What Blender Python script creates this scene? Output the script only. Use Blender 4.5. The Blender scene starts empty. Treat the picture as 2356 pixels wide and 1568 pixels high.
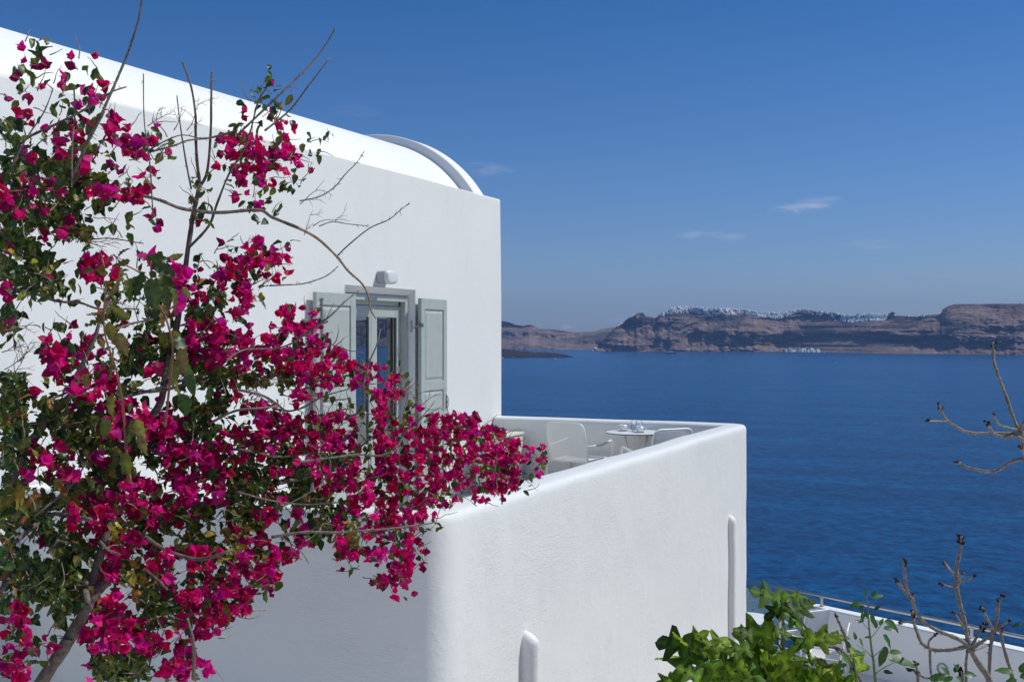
import bpy, bmesh, math, random
import numpy as np
from mathutils import Vector, Matrix, noise
R = math.radians
rnd = random.Random(7)
sc = bpy.context.scene
col = sc.collection

# ------------------------------------------------------------------ camera, sky, sun, exposure
TH = R(24.65)
FP, HX, HY = 2650.0, 1178.0, 772.0            # focal length and vanishing point in units of a 2356 wide picture
FW = Vector((-math.sin(TH), math.cos(TH), 0)); RT = Vector((math.cos(TH), math.sin(TH), 0))
cam = bpy.data.cameras.new('camera'); camo = bpy.data.objects.new('camera', cam); col.objects.link(camo)
cam.sensor_width = 36; cam.lens = 36 * FP / 2356; cam.shift_y = -(784 - HY) / 2356
cam.clip_start = 0.05; cam.clip_end = 60000
camo.rotation_euler = (R(90), 0, TH); sc.camera = camo

SUN_EL, SUN_AZ = 51.0, 54.0                   # azimuth from +Y towards +X
world = bpy.data.worlds.new('World'); sc.world = world; world.use_nodes = True
wn, wl = world.node_tree.nodes, world.node_tree.links
wn.clear()
wout = wn.new('ShaderNodeOutputWorld'); bg = wn.new('ShaderNodeBackground')
sky = wn.new('ShaderNodeTexSky'); sky.sky_type = 'NISHITA'; sky.sun_disc = False
sky.sun_elevation = R(SUN_EL); sky.sun_rotation = R(SUN_AZ)
sky.altitude = 100; sky.air_density = 1.0; sky.dust_density = 0.6; sky.ozone_density = 2.5
bg.inputs['Strength'].default_value = 0.10
wtc = wn.new('ShaderNodeTexCoord')
def wmath(op, a, b=None, c=None, clamp=False):
    n = wn.new('ShaderNodeMath'); n.operation = op; n.use_clamp = clamp
    for i, v in enumerate((a, b, c)):
        if v is None: continue
        if isinstance(v, (int, float)): n.inputs[i].default_value = v
        else: wl.new(v, n.inputs[i])
    return n.outputs[0]
def wdot(vec):
    n = wn.new('ShaderNodeVectorMath'); n.operation = 'DOT_PRODUCT'
    wl.new(wtc.outputs['Generated'], n.inputs[0]); n.inputs[1].default_value = vec; return n.outputs['Value']
# a few faint wisps of cloud at their places in the sky
cloudsum = None
for (cx, cy, w, h, tilt, amt) in ((1848, 476, 90, 18, -10, .5), (1640, 543, 85, 14, 2, .40), (1405, 745, 45, 12, -8, .55),
                                  (1312, 750, 26, 12, 0, .5), (1120, 390, 75, 20, 4, .20), (2005, 560, 75, 12, 3, .25),
                                  (2120, 640, 160, 26, -4, .10), (820, 255, 70, 16, 4, .08)):
    c = (FW + RT * ((cx - HX) / FP) + Vector((0, 0, (HY - cy) / FP))).normalized()
    r_ = c.cross(Vector((0, 0, 1))).normalized(); u_ = r_.cross(c)
    t = R(tilt); a_ = (r_ * math.cos(t) - u_ * math.sin(t)) * (FP / w); b_ = (r_ * math.sin(t) + u_ * math.cos(t)) * (FP / h)
    da, db = wdot(a_), wdot(b_)
    m = wmath('SUBTRACT', 1.0, wmath('ADD', wmath('MULTIPLY', da, da), wmath('MULTIPLY', db, db)), clamp=True)
    m = wmath('MULTIPLY', m, wmath('GREATER_THAN', wdot(c), 0.0))
    m = wmath('MULTIPLY', m, amt)
    cloudsum = m if cloudsum is None else wmath('ADD', cloudsum, m)
wmap = wn.new('ShaderNodeMapping'); wmap.inputs['Rotation'].default_value = (0, 0, -TH); wmap.inputs['Scale'].default_value = (14, 14, 90)
wl.new(wtc.outputs['Generated'], wmap.inputs[0])
wno = wn.new('ShaderNodeTexNoise'); wno.inputs['Scale'].default_value = 1.6; wno.inputs['Detail'].default_value = 7; wno.inputs['Roughness'].default_value = .62
wno.inputs['Distortion'].default_value = .6
wl.new(wmap.outputs[0], wno.inputs['Vector'])
cn = wmath('MULTIPLY', wmath('SUBTRACT', wno.outputs[0], 0.42), 4.0, clamp=True)
cfac = wmath('MULTIPLY', cloudsum, cn, clamp=True)
hsv = wn.new('ShaderNodeMix'); hsv.data_type = 'RGBA'; hsv.blend_type = 'MULTIPLY'; hsv.inputs[0].default_value = 1
wl.new(sky.outputs[0], hsv.inputs[6])
wsep = wn.new('ShaderNodeSeparateXYZ'); wl.new(wtc.outputs['Generated'], wsep.inputs[0])
wr = wn.new('ShaderNodeValToRGB'); wl.new(wsep.outputs['Z'], wr.inputs[0]); wre = wr.color_ramp.elements   # colour balance of the clear sky by height
for i_, (p_, c_) in enumerate(((0, (.57, .68, 1.0)), (.09, (.42, .60, .94)), (.28, (.21, .50, .85)), (.60, (.60, .83, .98)))):
    if i_ > 1: wre.new(.5)
for i_, (p_, c_) in enumerate(((0, (.57, .68, 1.0)), (.09, (.42, .60, .94)), (.28, (.21, .50, .85)), (.60, (.60, .83, .98)))):
    wre[i_].position = p_; wre[i_].color = (*c_, 1)
wl.new(wr.outputs[0], hsv.inputs[7])
cmix = wn.new('ShaderNodeMix'); cmix.data_type = 'RGBA'
wl.new(cfac, cmix.inputs[0]); wl.new(hsv.outputs[2], cmix.inputs[6]); cmix.inputs[7].default_value = (6.2, 6.4, 7.2, 1)
wl.new(cmix.outputs[2], bg.inputs['Color']); wl.new(bg.outputs[0], wout.inputs['Surface'])

sun = bpy.data.lights.new('sun', 'SUN'); suno = bpy.data.objects.new('sun', sun); col.objects.link(suno)
sun.energy = 3.75; sun.angle = R(0.53); sun.color = (1.0, 0.985, 0.90)
S = Vector((math.cos(R(SUN_EL)) * math.sin(R(SUN_AZ)), math.cos(R(SUN_EL)) * math.cos(R(SUN_AZ)), math.sin(R(SUN_EL))))
suno.rotation_euler = S.to_track_quat('Z', 'Y').to_euler(); suno.location = S * 30
sc.cycles.transparent_max_bounces = 32
vs = sc.view_settings; vs.view_transform = 'Standard'; vs.look = 'None'; vs.exposure = -0.07; vs.gamma = 1.0; vs.use_curve_mapping = False

# ------------------------------------------------------------------ helpers
def at(px, py, d):
    """point seen at (px, py) of a 2356 wide picture, d metres deep"""
    return (FW + RT * ((px - HX) / FP)) * d + Vector((0, 0, (HY - py) / FP * d))
def at_z(px, py, z): return at(px, py, z * FP / (HY - py))
def tag(o, label=None, cat=None, group=None, kind=None):
    if label: o['label'] = label
    if cat: o['category'] = cat
    if group: o['group'] = group
    if kind: o['kind'] = kind
    return o
def empty(name, loc=(0, 0, 0), rz=0, label=None, cat=None, group=None):
    o = bpy.data.objects.new(name, None); col.objects.link(o); o.location = loc; o.rotation_euler = (0, 0, rz); o.empty_display_size = .1
    return tag(o, label, cat, group)
def copy_tree(o, parent=None):
    c = o.copy(); col.objects.link(c); c.parent = parent
    for ch in list(o.children): copy_tree(ch, c)
    return c
class MB:
    def __init__(s): s.v = []; s.f = []; s.m = []; s.t = []; s.tint = (1, 1, 1)
    def add(s, vs, fs, mi=0):
        b = len(s.v); s.v.extend([tuple(p) for p in vs]); s.t.extend([s.tint] * len(vs))
        s.f.extend([tuple(i + b for i in f) for f in fs]); s.m.extend([mi] * len(fs))
    def box(s, a, b, mi=0, M=None, bev=0):
        x0, y0, z0 = a; x1, y1, z1 = b
        if bev:
            bm = bmesh.new(); bmesh.ops.create_cube(bm, size=1)
            for v in bm.verts: v.co = Vector(((x0 + x1) / 2 + v.co.x * (x1 - x0), (y0 + y1) / 2 + v.co.y * (y1 - y0), (z0 + z1) / 2 + v.co.z * (z1 - z0)))
            bmesh.ops.bevel(bm, geom=bm.edges[:], offset=bev, segments=2, affect='EDGES', profile=.6)
            bm.verts.index_update(); vs_ = [v.co.copy() for v in bm.verts]; fs = [[v.index for v in f.verts] for f in bm.faces]; bm.free()
        else:
            vs_ = [Vector(p) for p in ((x0, y0, z0), (x1, y0, z0), (x1, y1, z0), (x0, y1, z0), (x0, y0, z1), (x1, y0, z1), (x1, y1, z1), (x0, y1, z1))]
            fs = [(0, 3, 2, 1), (4, 5, 6, 7), (0, 1, 5, 4), (1, 2, 6, 5), (2, 3, 7, 6), (3, 0, 4, 7)]
        if M is not None: vs_ = [M @ v for v in vs_]
        s.add(vs_, fs, mi)
    def tube(s, pts, rad, sides=8, mi=0, cap=True, knob=0, rg=None):
        pts = [Vector(p) for p in pts]; n = len(pts)
        if n < 2: return
        rad = rad if hasattr(rad, '__len__') else [rad] * n
        up = None; vs_ = []
        for i, p in enumerate(pts):
            t = (pts[min(i + 1, n - 1)] - pts[max(i - 1, 0)])
            if t.length < 1e-9: t = Vector((0, 0, 1))
            t.normalize()
            if up is None:
                up = t.cross(Vector((0.3, 0.2, 1))); up = up.normalized() if up.length > 1e-4 else Vector((1, 0, 0))
            up = (up - t * up.dot(t)); up = up.normalized() if up.length > 1e-6 else t.orthogonal().normalized()
            w = t.cross(up)
            for k in range(sides):
                a = 2 * math.pi * k / sides; r = rad[i] * (1 + (rg.uniform(-knob, knob) if knob else 0))
                vs_.append(p + (up * math.cos(a) + w * math.sin(a)) * r)
        fs = [(i * sides + k, i * sides + (k + 1) % sides, (i + 1) * sides + (k + 1) % sides, (i + 1) * sides + k) for i in range(n - 1) for k in range(sides)]
        if cap: fs.append(tuple(range(sides - 1, -1, -1))); fs.append(tuple((n - 1) * sides + k for k in range(sides)))
        s.add(vs_, fs, mi)
    def lathe(s, prof, c=(0, 0, 0), seg=24, mi=0, M=None, open_=False):
        c = Vector(c); vs_ = []; n = len(prof)
        for r, z in prof:
            for k in range(seg):
                a = 2 * math.pi * k / seg; vs_.append(c + Vector((r * math.cos(a), r * math.sin(a), z)))
        fs = [(i * seg + k, i * seg + (k + 1) % seg, (i + 1) * seg + (k + 1) % seg, (i + 1) * seg + k) for i in range(n - 1) for k in range(seg)]
        fs.append(tuple(range(seg - 1, -1, -1)))
        if not open_: fs.append(tuple((n - 1) * seg + k for k in range(seg)))
        if M is not None: vs_ = [M @ v for v in vs_]
        s.add(vs_, fs, mi)
    def build(s, name, mats, parent=None, smooth=False, tint=False, loc=None):
        me = bpy.data.meshes.new(name); me.from_pydata([tuple(v) for v in s.v], [], s.f)
        mats = mats if isinstance(mats, (list, tuple)) else [mats]
        for m in mats: me.materials.append(m)
        if len(mats) > 1: me.polygons.foreach_set('material_index', s.m)
        if smooth: me.polygons.foreach_set('use_smooth', [True] * len(me.polygons))
        if tint:
            ca = me.color_attributes.new('tint', 'FLOAT_COLOR', 'POINT')
            arr = np.ones((len(s.v), 4), dtype=np.float32); arr[:, :3] = np.array(s.t, dtype=np.float32); ca.data.foreach_set('color', arr.ravel())
        me.update()
        o = bpy.data.objects.new(name, me); col.objects.link(o); o.parent = parent
        if loc: o.location = loc
        return o
def rounded(pts, rads, seg=6):
    """polyline with rounded corners"""
    pts = [Vector(p) for p in pts]; out = [pts[0]]
    if not hasattr(rads, '__len__'): rads = [rads] * len(pts)
    for i in range(1, len(pts) - 1):
        a, b, c = pts[i - 1], pts[i], pts[i + 1]; u = (a - b); v = (c - b)
        r = min(rads[i], u.length * .49, v.length * .49); u.normalize(); v.normalize()
        for k in range(seg + 1):
            t = k / seg; p0 = b + u * r; p2 = b + v * r
            out.append(p0 * (1 - t) ** 2 + b * 2 * t * (1 - t) + p2 * t * t)
    out.append(pts[-1]); return out
def smoothpath(pts, n=4):
    """Catmull-Rom through points (tuples of any length)"""
    P = [np.array(p, dtype=float) for p in pts]
    if len(P) < 3: n = max(2, n)
    out = []
    for i in range(len(P) - 1):
        p0 = P[max(i - 1, 0)]; p1 = P[i]; p2 = P[i + 1]; p3 = P[min(i + 2, len(P) - 1)]
        for k in range(n):
            t = k / n
            out.append(.5 * ((2 * p1) + (-p0 + p2) * t + (2 * p0 - 5 * p1 + 4 * p2 - p3) * t * t + (-p0 + 3 * p1 - 3 * p2 + p3) * t ** 3))
    out.append(P[-1]); return out

# ------------------------------------------------------------------ materials
def newmat(name):
    m = bpy.data.materials.new(name); m.use_nodes = True; nt = m.node_tree
    return m, nt, nt.nodes, nt.links, nt.nodes['Principled BSDF']
def noise_node(nt, scale, detail=3, rough=.5, vec=None, mscale=None, mrot=None, coord='Object', dist=0):
    tc = nt.nodes.new('ShaderNodeTexCoord'); n = nt.nodes.new('ShaderNodeTexNoise')
    n.inputs['Scale'].default_value = scale; n.inputs['Detail'].default_value = detail; n.inputs['Roughness'].default_value = rough; n.inputs['Distortion'].default_value = dist
    src = tc.outputs[coord]
    if mscale or mrot:
        mp = nt.nodes.new('ShaderNodeMapping'); nt.links.new(src, mp.inputs[0])
        if mscale: mp.inputs['Scale'].default_value = mscale
        if mrot: mp.inputs['Rotation'].default_value = mrot
        src = mp.outputs[0]
    nt.links.new(src, n.inputs['Vector']); return n.outputs[0]
def ramp(nt, fac, stops):
    r = nt.nodes.new('ShaderNodeValToRGB'); nt.links.new(fac, r.inputs[0]); e = r.color_ramp.elements
    while len(e) < len(stops): e.new(.5)
    for i, (p, c) in enumerate(stops): e[i].position = p; e[i].color = (*c, 1)
    return r.outputs[0]
def bump(nt, height, strength, distance, prev=None):
    b = nt.nodes.new('ShaderNodeBump'); b.inputs['Strength'].default_value = strength; b.inputs['Distance'].default_value = distance
    nt.links.new(height, b.inputs['Height'])
    if prev is not None: nt.links.new(prev, b.inputs['Normal'])
    return b.outputs[0]
def mathn(nt, op, a, b=None, clamp=False):
    n = nt.nodes.new('ShaderNodeMath'); n.operation = op; n.use_clamp = clamp
    for i, v in enumerate((a, b)):
        if v is None: continue
        if isinstance(v, (int, float)): n.inputs[i].default_value = v
        else: nt.links.new(v, n.inputs[i])
    return n.outputs[0]
def mixc(nt, fac, a, b, mode='MIX'):
    n = nt.nodes.new('ShaderNodeMix'); n.data_type = 'RGBA'; n.blend_type = mode
    for i, v in ((0, fac), (6, a), (7, b)):
        if isinstance(v, (int, float)): n.inputs[i].default_value = v
        elif isinstance(v, tuple): n.inputs[i].default_value = (*v, 1)
        else: nt.links.new(v, n.inputs[i])
    return n.outputs[2]
def simple(name, c, rough=.5, metal=0, var=.06, vscale=8, bmp=0, bscale=60):
    m, nt, N, L, P = newmat(name)
    n = noise_node(nt, vscale, 4)
    L.new(ramp(nt, n, [(.3, tuple(x * (1 - var) for x in c)), (.7, tuple(min(1, x * (1 + var)) for x in c))]), P.inputs['Base Color'])
    P.inputs['Roughness'].default_value = rough; P.inputs['Metallic'].default_value = metal
    if bmp: L.new(bump(nt, noise_node(nt, bscale, 3), bmp, .002), P.inputs['Normal'])
    return m
def plaster(name, c=(.80, .80, .79), strokes=.5, grain=.5, rough=.62):
    m, nt, N, L, P = newmat(name)
    big = noise_node(nt, .9, 5, .6)
    stain = noise_node(nt, 3.0, 6, .7, mscale=(1, 1, .35))
    base = ramp(nt, big, [(.25, tuple(x * .955 for x in c)), (.75, c)])
    base = mixc(nt, 1.0, base, ramp(nt, stain, [(.25, (.95, .955, .965)), (.5, (1, 1, 1))]), 'MULTIPLY')
    L.new(base, P.inputs['Base Color']); P.inputs['Roughness'].default_value = rough
    P.inputs['Specular IOR Level'].default_value = .35
    fine = noise_node(nt, 140, 3, .6); mid = noise_node(nt, 38, 4, .6)
    stroke = noise_node(nt, 14, 5, .65, mscale=(1.2, 1.2, 6), mrot=(R(14), R(10), 0), dist=1.0)
    low = noise_node(nt, 2.6, 3, .5)
    pt = ramp(nt, noise_node(nt, 1.7, 5, .65), [(.40, (.12, .12, .12)), (.62, (1, 1, 1))]); stroke = mathn(nt, 'MULTIPLY', stroke, pt); mid = mathn(nt, 'MULTIPLY', mid, pt)
    vo = N.new('ShaderNodeTexVoronoi'); vo.feature = 'DISTANCE_TO_EDGE'; vo.inputs['Scale'].default_value = 2.2
    tcv = N.new('ShaderNodeTexCoord'); dn = N.new('ShaderNodeTexNoise'); dn.inputs['Scale'].default_value = 3.5; dn.inputs['Detail'].default_value = 6; L.new(tcv.outputs['Object'], dn.inputs['Vector'])
    va = N.new('ShaderNodeVectorMath'); va.operation = 'MULTIPLY_ADD'; L.new(dn.outputs['Color'], va.inputs[0]); va.inputs[1].default_value = (.7, .7, .7); L.new(tcv.outputs['Object'], va.inputs[2]); L.new(va.outputs[0], vo.inputs['Vector'])
    crk = mathn(nt, 'MULTIPLY', mathn(nt, 'SUBTRACT', .010, vo.outputs['Distance']), 100, True)
    crk = mathn(nt, 'MULTIPLY', crk, mathn(nt, 'MULTIPLY', mathn(nt, 'SUBTRACT', noise_node(nt, .8, 3), .54), 8, True))
    L.new(mixc(nt, mathn(nt, 'MULTIPLY', crk, .35), base, (.55, .56, .58)), P.inputs['Base Color'])
    b = bump(nt, low, .25, .02); b = bump(nt, stroke, strokes, .004, b); b = bump(nt, mid, grain, .0016, b); b = bump(nt, fine, grain * .7, .0008, b)
    L.new(b, P.inputs['Normal']); return m
def tinted(name, trans=.4, rough=.5, spec=.4, tscale=None, bumps=0):
    """leaf or petal: colour comes from the 'tint' attribute, light passes through"""
    m, nt, N, L, P = newmat(name)
    at_ = N.new('ShaderNodeAttribute'); at_.attribute_name = 'tint'
    n = noise_node(nt, 55, 3); cc = mixc(nt, 1.0, at_.outputs['Color'], ramp(nt, n, [(.3, (.8, .8, .8)), (.7, (1.15, 1.15, 1.15))]), 'MULTIPLY')
    L.new(cc, P.inputs['Base Color']); P.inputs['Roughness'].default_value = rough; P.inputs['Specular IOR Level'].default_value = spec
    if bumps: L.new(bump(nt, noise_node(nt, 90, 2), bumps, .002), P.inputs['Normal'])
    tr = N.new('ShaderNodeBsdfTranslucent')
    tc = mixc(nt, 1.0, cc, tscale or (1.2, 1.2, 1.2), 'MULTIPLY'); L.new(tc, tr.inputs['Color'])
    mx = N.new('ShaderNodeMixShader'); mx.inputs[0].default_value = trans
    L.new(P.outputs[0], mx.inputs[1]); L.new(tr.outputs[0], mx.inputs[2]); L.new(mx.outputs[0], N['Material Output'].inputs['Surface'])
    return m
def glass(name, c=(1, 1, 1), rough=0.0, ior=1.45):
    m, nt, N, L, P = newmat(name)
    P.inputs['Base Color'].default_value = (*c, 1); P.inputs['Transmission Weight'].default_value = 1; P.inputs['Roughness'].default_value = rough; P.inputs['IOR'].default_value = ior
    return m
def pane(name, tint=(.8, .88, .9), refl=.9):
    """thin sheet of glass: see-through with fresnel reflection"""
    m, nt, N, L, P = newmat(name); N.remove(P)
    t = N.new('ShaderNodeBsdfTransparent'); t.inputs[0].default_value = (*tint, 1); g = N.new('ShaderNodeBsdfGlossy'); g.inputs['Roughness'].default_value = .01
    f = N.new('ShaderNodeFresnel'); f.inputs[0].default_value = 1.5
    n = noise_node(nt, 1.3, 2); L.new(bump(nt, n, .05, .01), g.inputs['Normal'])
    mx = N.new('ShaderNodeMixShader'); L.new(mathn(nt, 'MULTIPLY', f.outputs[0], refl * 1.6, True), mx.inputs[0]); L.new(t.outputs[0], mx.inputs[1]); L.new(g.outputs[0], mx.inputs[2])
    L.new(mx.outputs[0], N['Material Output'].inputs['Surface']); return m
def bark(name, a, b, scale=30, stretch=.25):
    m, nt, N, L, P = newmat(name)
    n = noise_node(nt, scale, 5, .7); n2 = noise_node(nt, scale * 4, 3, .6)
    L.new(mixc(nt, .35, ramp(nt, n, [(.3, a), (.65, b)]), ramp(nt, n2, [(.3, a), (.7, b)])), P.inputs['Base Color'])
    P.inputs['Roughness'].default_value = .85; P.inputs['Specular IOR Level'].default_value = .2
    L.new(bump(nt, n, .8, .01), P.inputs['Normal']); return m

M = {}
M['plaster'] = plaster('white_plaster', c=(.745, .745, .735), strokes=.45, grain=.45)
M['parapet'] = plaster('white_plaster_rough', strokes=1.2, grain=.8, rough=.45)
M['roof'] = plaster('white_limewash', c=(.85, .85, .84), strokes=.12, grain=.15)
M['floorw'] = plaster('painted_floor', c=(.76, .73, .70), strokes=.1, grain=.2)
M['cream'] = simple('cream_paint', (.62, .56, .47), .6, var=.12)
M['green'] = simple('grey_green_paint', (.40, .435, .415), .42, var=.04, bmp=.1)
M['dark'] = simple('dark_rubber', (.02, .02, .022), .5)
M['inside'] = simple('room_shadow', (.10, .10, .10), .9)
M['metal'] = simple('zinc_fitting', (.35, .36, .38), .35, 1.0)
M['steel'] = simple('brushed_steel', (.52, .50, .47), .3, 1.0)
M['white'] = simple('white_powder_coat', (.86, .85, .83), .38, var=.03)
M['laminate'] = simple('white_laminate', (.82, .83, .84), .25, var=.02)
M['black'] = simple('black_edge', (.012, .012, .015), .4)
M['china'] = simple('white_china', (.80, .81, .80), .15, var=.02)
M['coffee'] = simple('coffee', (.03, .015, .008), .2)
M['glass'] = pane('drinking_glass', (.985, .99, 1), .35); M['water_in'] = pane('water_in_glass', (.80, .90, 1), .3); M['ice'] = simple('ice', (.80, .83, .86), .2)
M['pane'] = pane('window_glass', (.35, .38, .40), 4.5)
M['bal'] = pane('balustrade_glass', (.62, .80, .84), .8)
M['acw'] = simple('cream_metal_case', (.66, .64, .56), .5)
M['logo'] = simple('navy_print', (.02, .04, .18), .5)
M['lamp_grey'] = simple('grey_lamp_housing', (.33, .36, .40), .4)
M['lamp_white'] = simple('opal_diffuser', (.66, .67, .68), .3)
M['petal'] = tinted('bougainvillea_bract', .46, .55, .25, (1.5, 1.3, 1.5))
M['leaf'] = tinted('bougainvillea_leaf', .34, .42, .5, (1.5, 1.6, .7), bumps=.3)
M['figleaf'] = tinted('fig_leaf', .38, .6, .22, (1.4, 1.6, .6), bumps=.6)
M['star'] = simple('cream_floret', (.8, .76, .6), .6)
M['bark'] = bark('grey_brown_bark', (.05, .040, .034), (.25, .205, .175), 34)
M['twig'] = bark('tan_twig_bark', (.16, .10, .07), (.42, .31, .23), 40)
M['figbark'] = bark('pale_fig_bark', (.04, .033, .03), (.46, .41, .36), 75)
M['bud'] = bark('dark_bud', (.008, .006, .005), (.06, .04, .03), 120)
M['stem'] = simple('green_stem', (.14, .19, .04), .5, var=.2, vscale=20)
M['soil'] = simple('dry_soil', (.42, .36, .29), .95, var=.4, vscale=3, bmp=1, bscale=15)

# ------------------------------------------------------------------ setting: sea, land, far cliffs
SEA = -92.0
def sea_mat():
    m, nt, N, L, P = newmat('sea_water')
    st = noise_node(nt, .0022, 6, .62, mscale=(1, 7, 1), mrot=(0, 0, -TH + R(4)), dist=.4)
    st2 = noise_node(nt, .012, 4, .6, mscale=(1, 5, 1), mrot=(0, 0, -TH))
    L.new(mixc(nt, .35, ramp(nt, st, [(.40, (.0001, .040, .136)), (.62, (.0005, .076, .222))]), ramp(nt, st2, [(.35, (.0002, .040, .140)), (.7, (.0008, .082, .24))])), P.inputs['Base Color'])
    P.inputs['Roughness'].default_value = .22; P.inputs['IOR'].default_value = 1.33
    P.inputs['Specular IOR Level'].default_value = .10
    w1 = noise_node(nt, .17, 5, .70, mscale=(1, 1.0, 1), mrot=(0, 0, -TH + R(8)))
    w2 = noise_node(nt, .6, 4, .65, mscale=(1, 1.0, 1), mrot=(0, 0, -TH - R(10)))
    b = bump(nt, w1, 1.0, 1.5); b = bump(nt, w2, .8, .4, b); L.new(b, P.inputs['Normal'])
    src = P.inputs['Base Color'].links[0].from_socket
    L.new(mixc(nt, 1.0, src, ramp(nt, w1, [(.36, (.38, .44, .56)), (.64, (1.5, 1.42, 1.3))]), 'MULTIPLY'), P.inputs['Base Color'])  # light and dark of the ripples put into the water colour
    return m
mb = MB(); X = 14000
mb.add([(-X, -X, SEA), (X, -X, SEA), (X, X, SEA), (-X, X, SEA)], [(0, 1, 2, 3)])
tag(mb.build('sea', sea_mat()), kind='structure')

# our own hillside: falls away below the terraces down into the sea
def ground_z(d):
    K = [(-40, 3), (-12, -1.6), (-8, -1.7), (0, -1.75), (1.2, -1.8), (2.4, -2.9), (6, -3.0), (8, -3.3), (12, -4.7), (15, -5.6), (22, -6.9), (27, -14), (60, -50), (110, -96), (140, -110)]
    for (a, za), (b, zb) in zip(K, K[1:]):
        if d <= b: return za + (zb - za) * (d - a) / (b - a)
    return K[-1][1]
mb = MB(); ds = [-40, -25, -12, -8, -5, -2] + [i * 1.0 for i in range(0, 30)] + list(range(30, 145, 5)); ls = [i * 4.0 - 160 for i in range(81)]
for d in ds:
    for l in ls:
        p = FW * d + RT * l; z = ground_z(d) + (noise.fractal(Vector((p.x * .3, p.y * .3, 0)), 1, 2, 4) * (.12 if d < 22 else 1.6))
        mb.v.append((p.x, p.y, z)); mb.t.append((1, 1, 1))
nl = len(ls)
mb.f = [(i * nl + j, i * nl + j + 1, (i + 1) * nl + j + 1, (i + 1) * nl + j) for i in range(len(ds) - 1) for j in range(nl - 1)]; mb.m = [0] * len(mb.f)
tag(mb.build('hillside_ground', M['soil'], smooth=True), kind='structure')

mb = MB()
for i in range(41):
    for j in range(12):
        l = i * 1.0 - 20; d = -9.5 + j * 1.0; p = FW * d + RT * l; mb.v.append((p.x, p.y, -1.62 + .006 * noise.noise(Vector((p.x, p.y, 0))))); mb.t.append((1, 1, 1))
mb.f = [(i * 12 + j, (i + 1) * 12 + j, (i + 1) * 12 + j + 1, i * 12 + j + 1) for i in range(40) for j in range(11)]; mb.m = [0] * len(mb.f)
tag(mb.build('bounce_slab', M['roof']), kind='structure')  # unseen white slab round the camera, added to bounce light onto the walls
mb = MB(); mb.box((-6.1, -1.0, -3.4), (2.5, 5.40, -2.72)); tag(mb.build('lower_bounce_slab', M['roof']), kind='structure')  # second unseen slab, added to brighten the shaded near wall by bounce
def rock_mat(name, dark=1.0, top_pale=0.0):
    m, nt, N, L, P = newmat(name)
    geo = N.new('ShaderNodeNewGeometry'); sep = N.new('ShaderNodeSeparateXYZ'); L.new(geo.outputs['Position'], sep.inputs[0]); nsep = N.new('ShaderNodeSeparateXYZ'); L.new(geo.outputs['Normal'], nsep.inputs[0])
    wob = noise_node(nt, .0035, 4, .6)
    z = mathn(nt, 'ADD', sep.outputs['Z'], mathn(nt, 'MULTIPLY', wob, 90))
    cmb = N.new('ShaderNodeCombineXYZ'); L.new(mathn(nt, 'MULTIPLY', z, .035), cmb.inputs['Z'])
    L.new(mathn(nt, 'MULTIPLY', sep.outputs['X'], .0012), cmb.inputs['X']); L.new(mathn(nt, 'MULTIPLY', sep.outputs['Y'], .0012), cmb.inputs['Y'])
    strat = N.new('ShaderNodeTexNoise'); strat.inputs['Scale'].default_value = 1; strat.inputs['Detail'].default_value = 7; strat.inputs['Roughness'].default_value = .7
    L.new(cmb.outputs[0], strat.inputs['Vector'])
    s = dark
    c1 = ramp(nt, strat.outputs[0], [(.36, (.028 * s, .027 * s, .034 * s)), (.46, (.06 * s, .048 * s, .050 * s)), (.53, (.23 * s, .155 * s, .125 * s)), (.62, (.075 * s, .056 * s, .054 * s)), (.72, (.27 * s, .21 * s, .18 * s))])
    patch = noise_node(nt, .006, 7, .68)
    lit_scree = ramp(nt, patch, [(.36, (.17 * s, .115 * s, .10 * s)), (.62, (.31 * s, .22 * s, .175 * s))])
    # dark lava bands, long and broken
    cmb2 = N.new('ShaderNodeCombineXYZ'); L.new(mathn(nt, 'MULTIPLY', z, .019), cmb2.inputs['Z']); L.new(mathn(nt, 'MULTIPLY', sep.outputs['X'], .0030), cmb2.inputs['X']); L.new(mathn(nt, 'MULTIPLY', sep.outputs['Y'], .0030), cmb2.inputs['Y'])
    bnd = N.new('ShaderNodeTexNoise'); bnd.inputs['Scale'].default_value = 1; bnd.inputs['Detail'].default_value = 6; bnd.inputs['Roughness'].default_value = .66; L.new(cmb2.outputs[0], bnd.inputs['Vector'])
    f = mathn(nt, 'MULTIPLY', mathn(nt, 'SUBTRACT', nsep.outputs['Z'], .45), 3.0, True)
    c = mixc(nt, f, c1, lit_scree)  # scree on gentler slopes; sunlit ledge against shaded cliff also put into colour
    low = mathn(nt, 'MULTIPLY', mathn(nt, 'ADD', sep.outputs['Z'], 60), .02, True)
    c = mixc(nt, mathn(nt, 'MULTIPLY', mathn(nt, 'MULTIPLY', mathn(nt, 'SUBTRACT', bnd.outputs[0], .50), 14, True), mathn(nt, 'ADD', mathn(nt, 'MULTIPLY', low, .65), .2)), c, (.030 * s, .030 * s, .040 * s))
    fine = noise_node(nt, .03, 6, .7); c = mixc(nt, 1.0, c, ramp(nt, fine, [(.3, (.6, .6, .6)), (.7, (1.3, 1.3, 1.3))]), 'MULTIPLY')
    L.new(c, P.inputs['Base Color']); P.inputs['Roughness'].default_value = .95; P.inputs['Specular IOR Level'].default_value = .1
    b = bump(nt, noise_node(nt, .02, 7, .7, mscale=(1, 1, 2.2)), 1.0, 22); L.new(b, P.inputs['Normal']); return m

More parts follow.
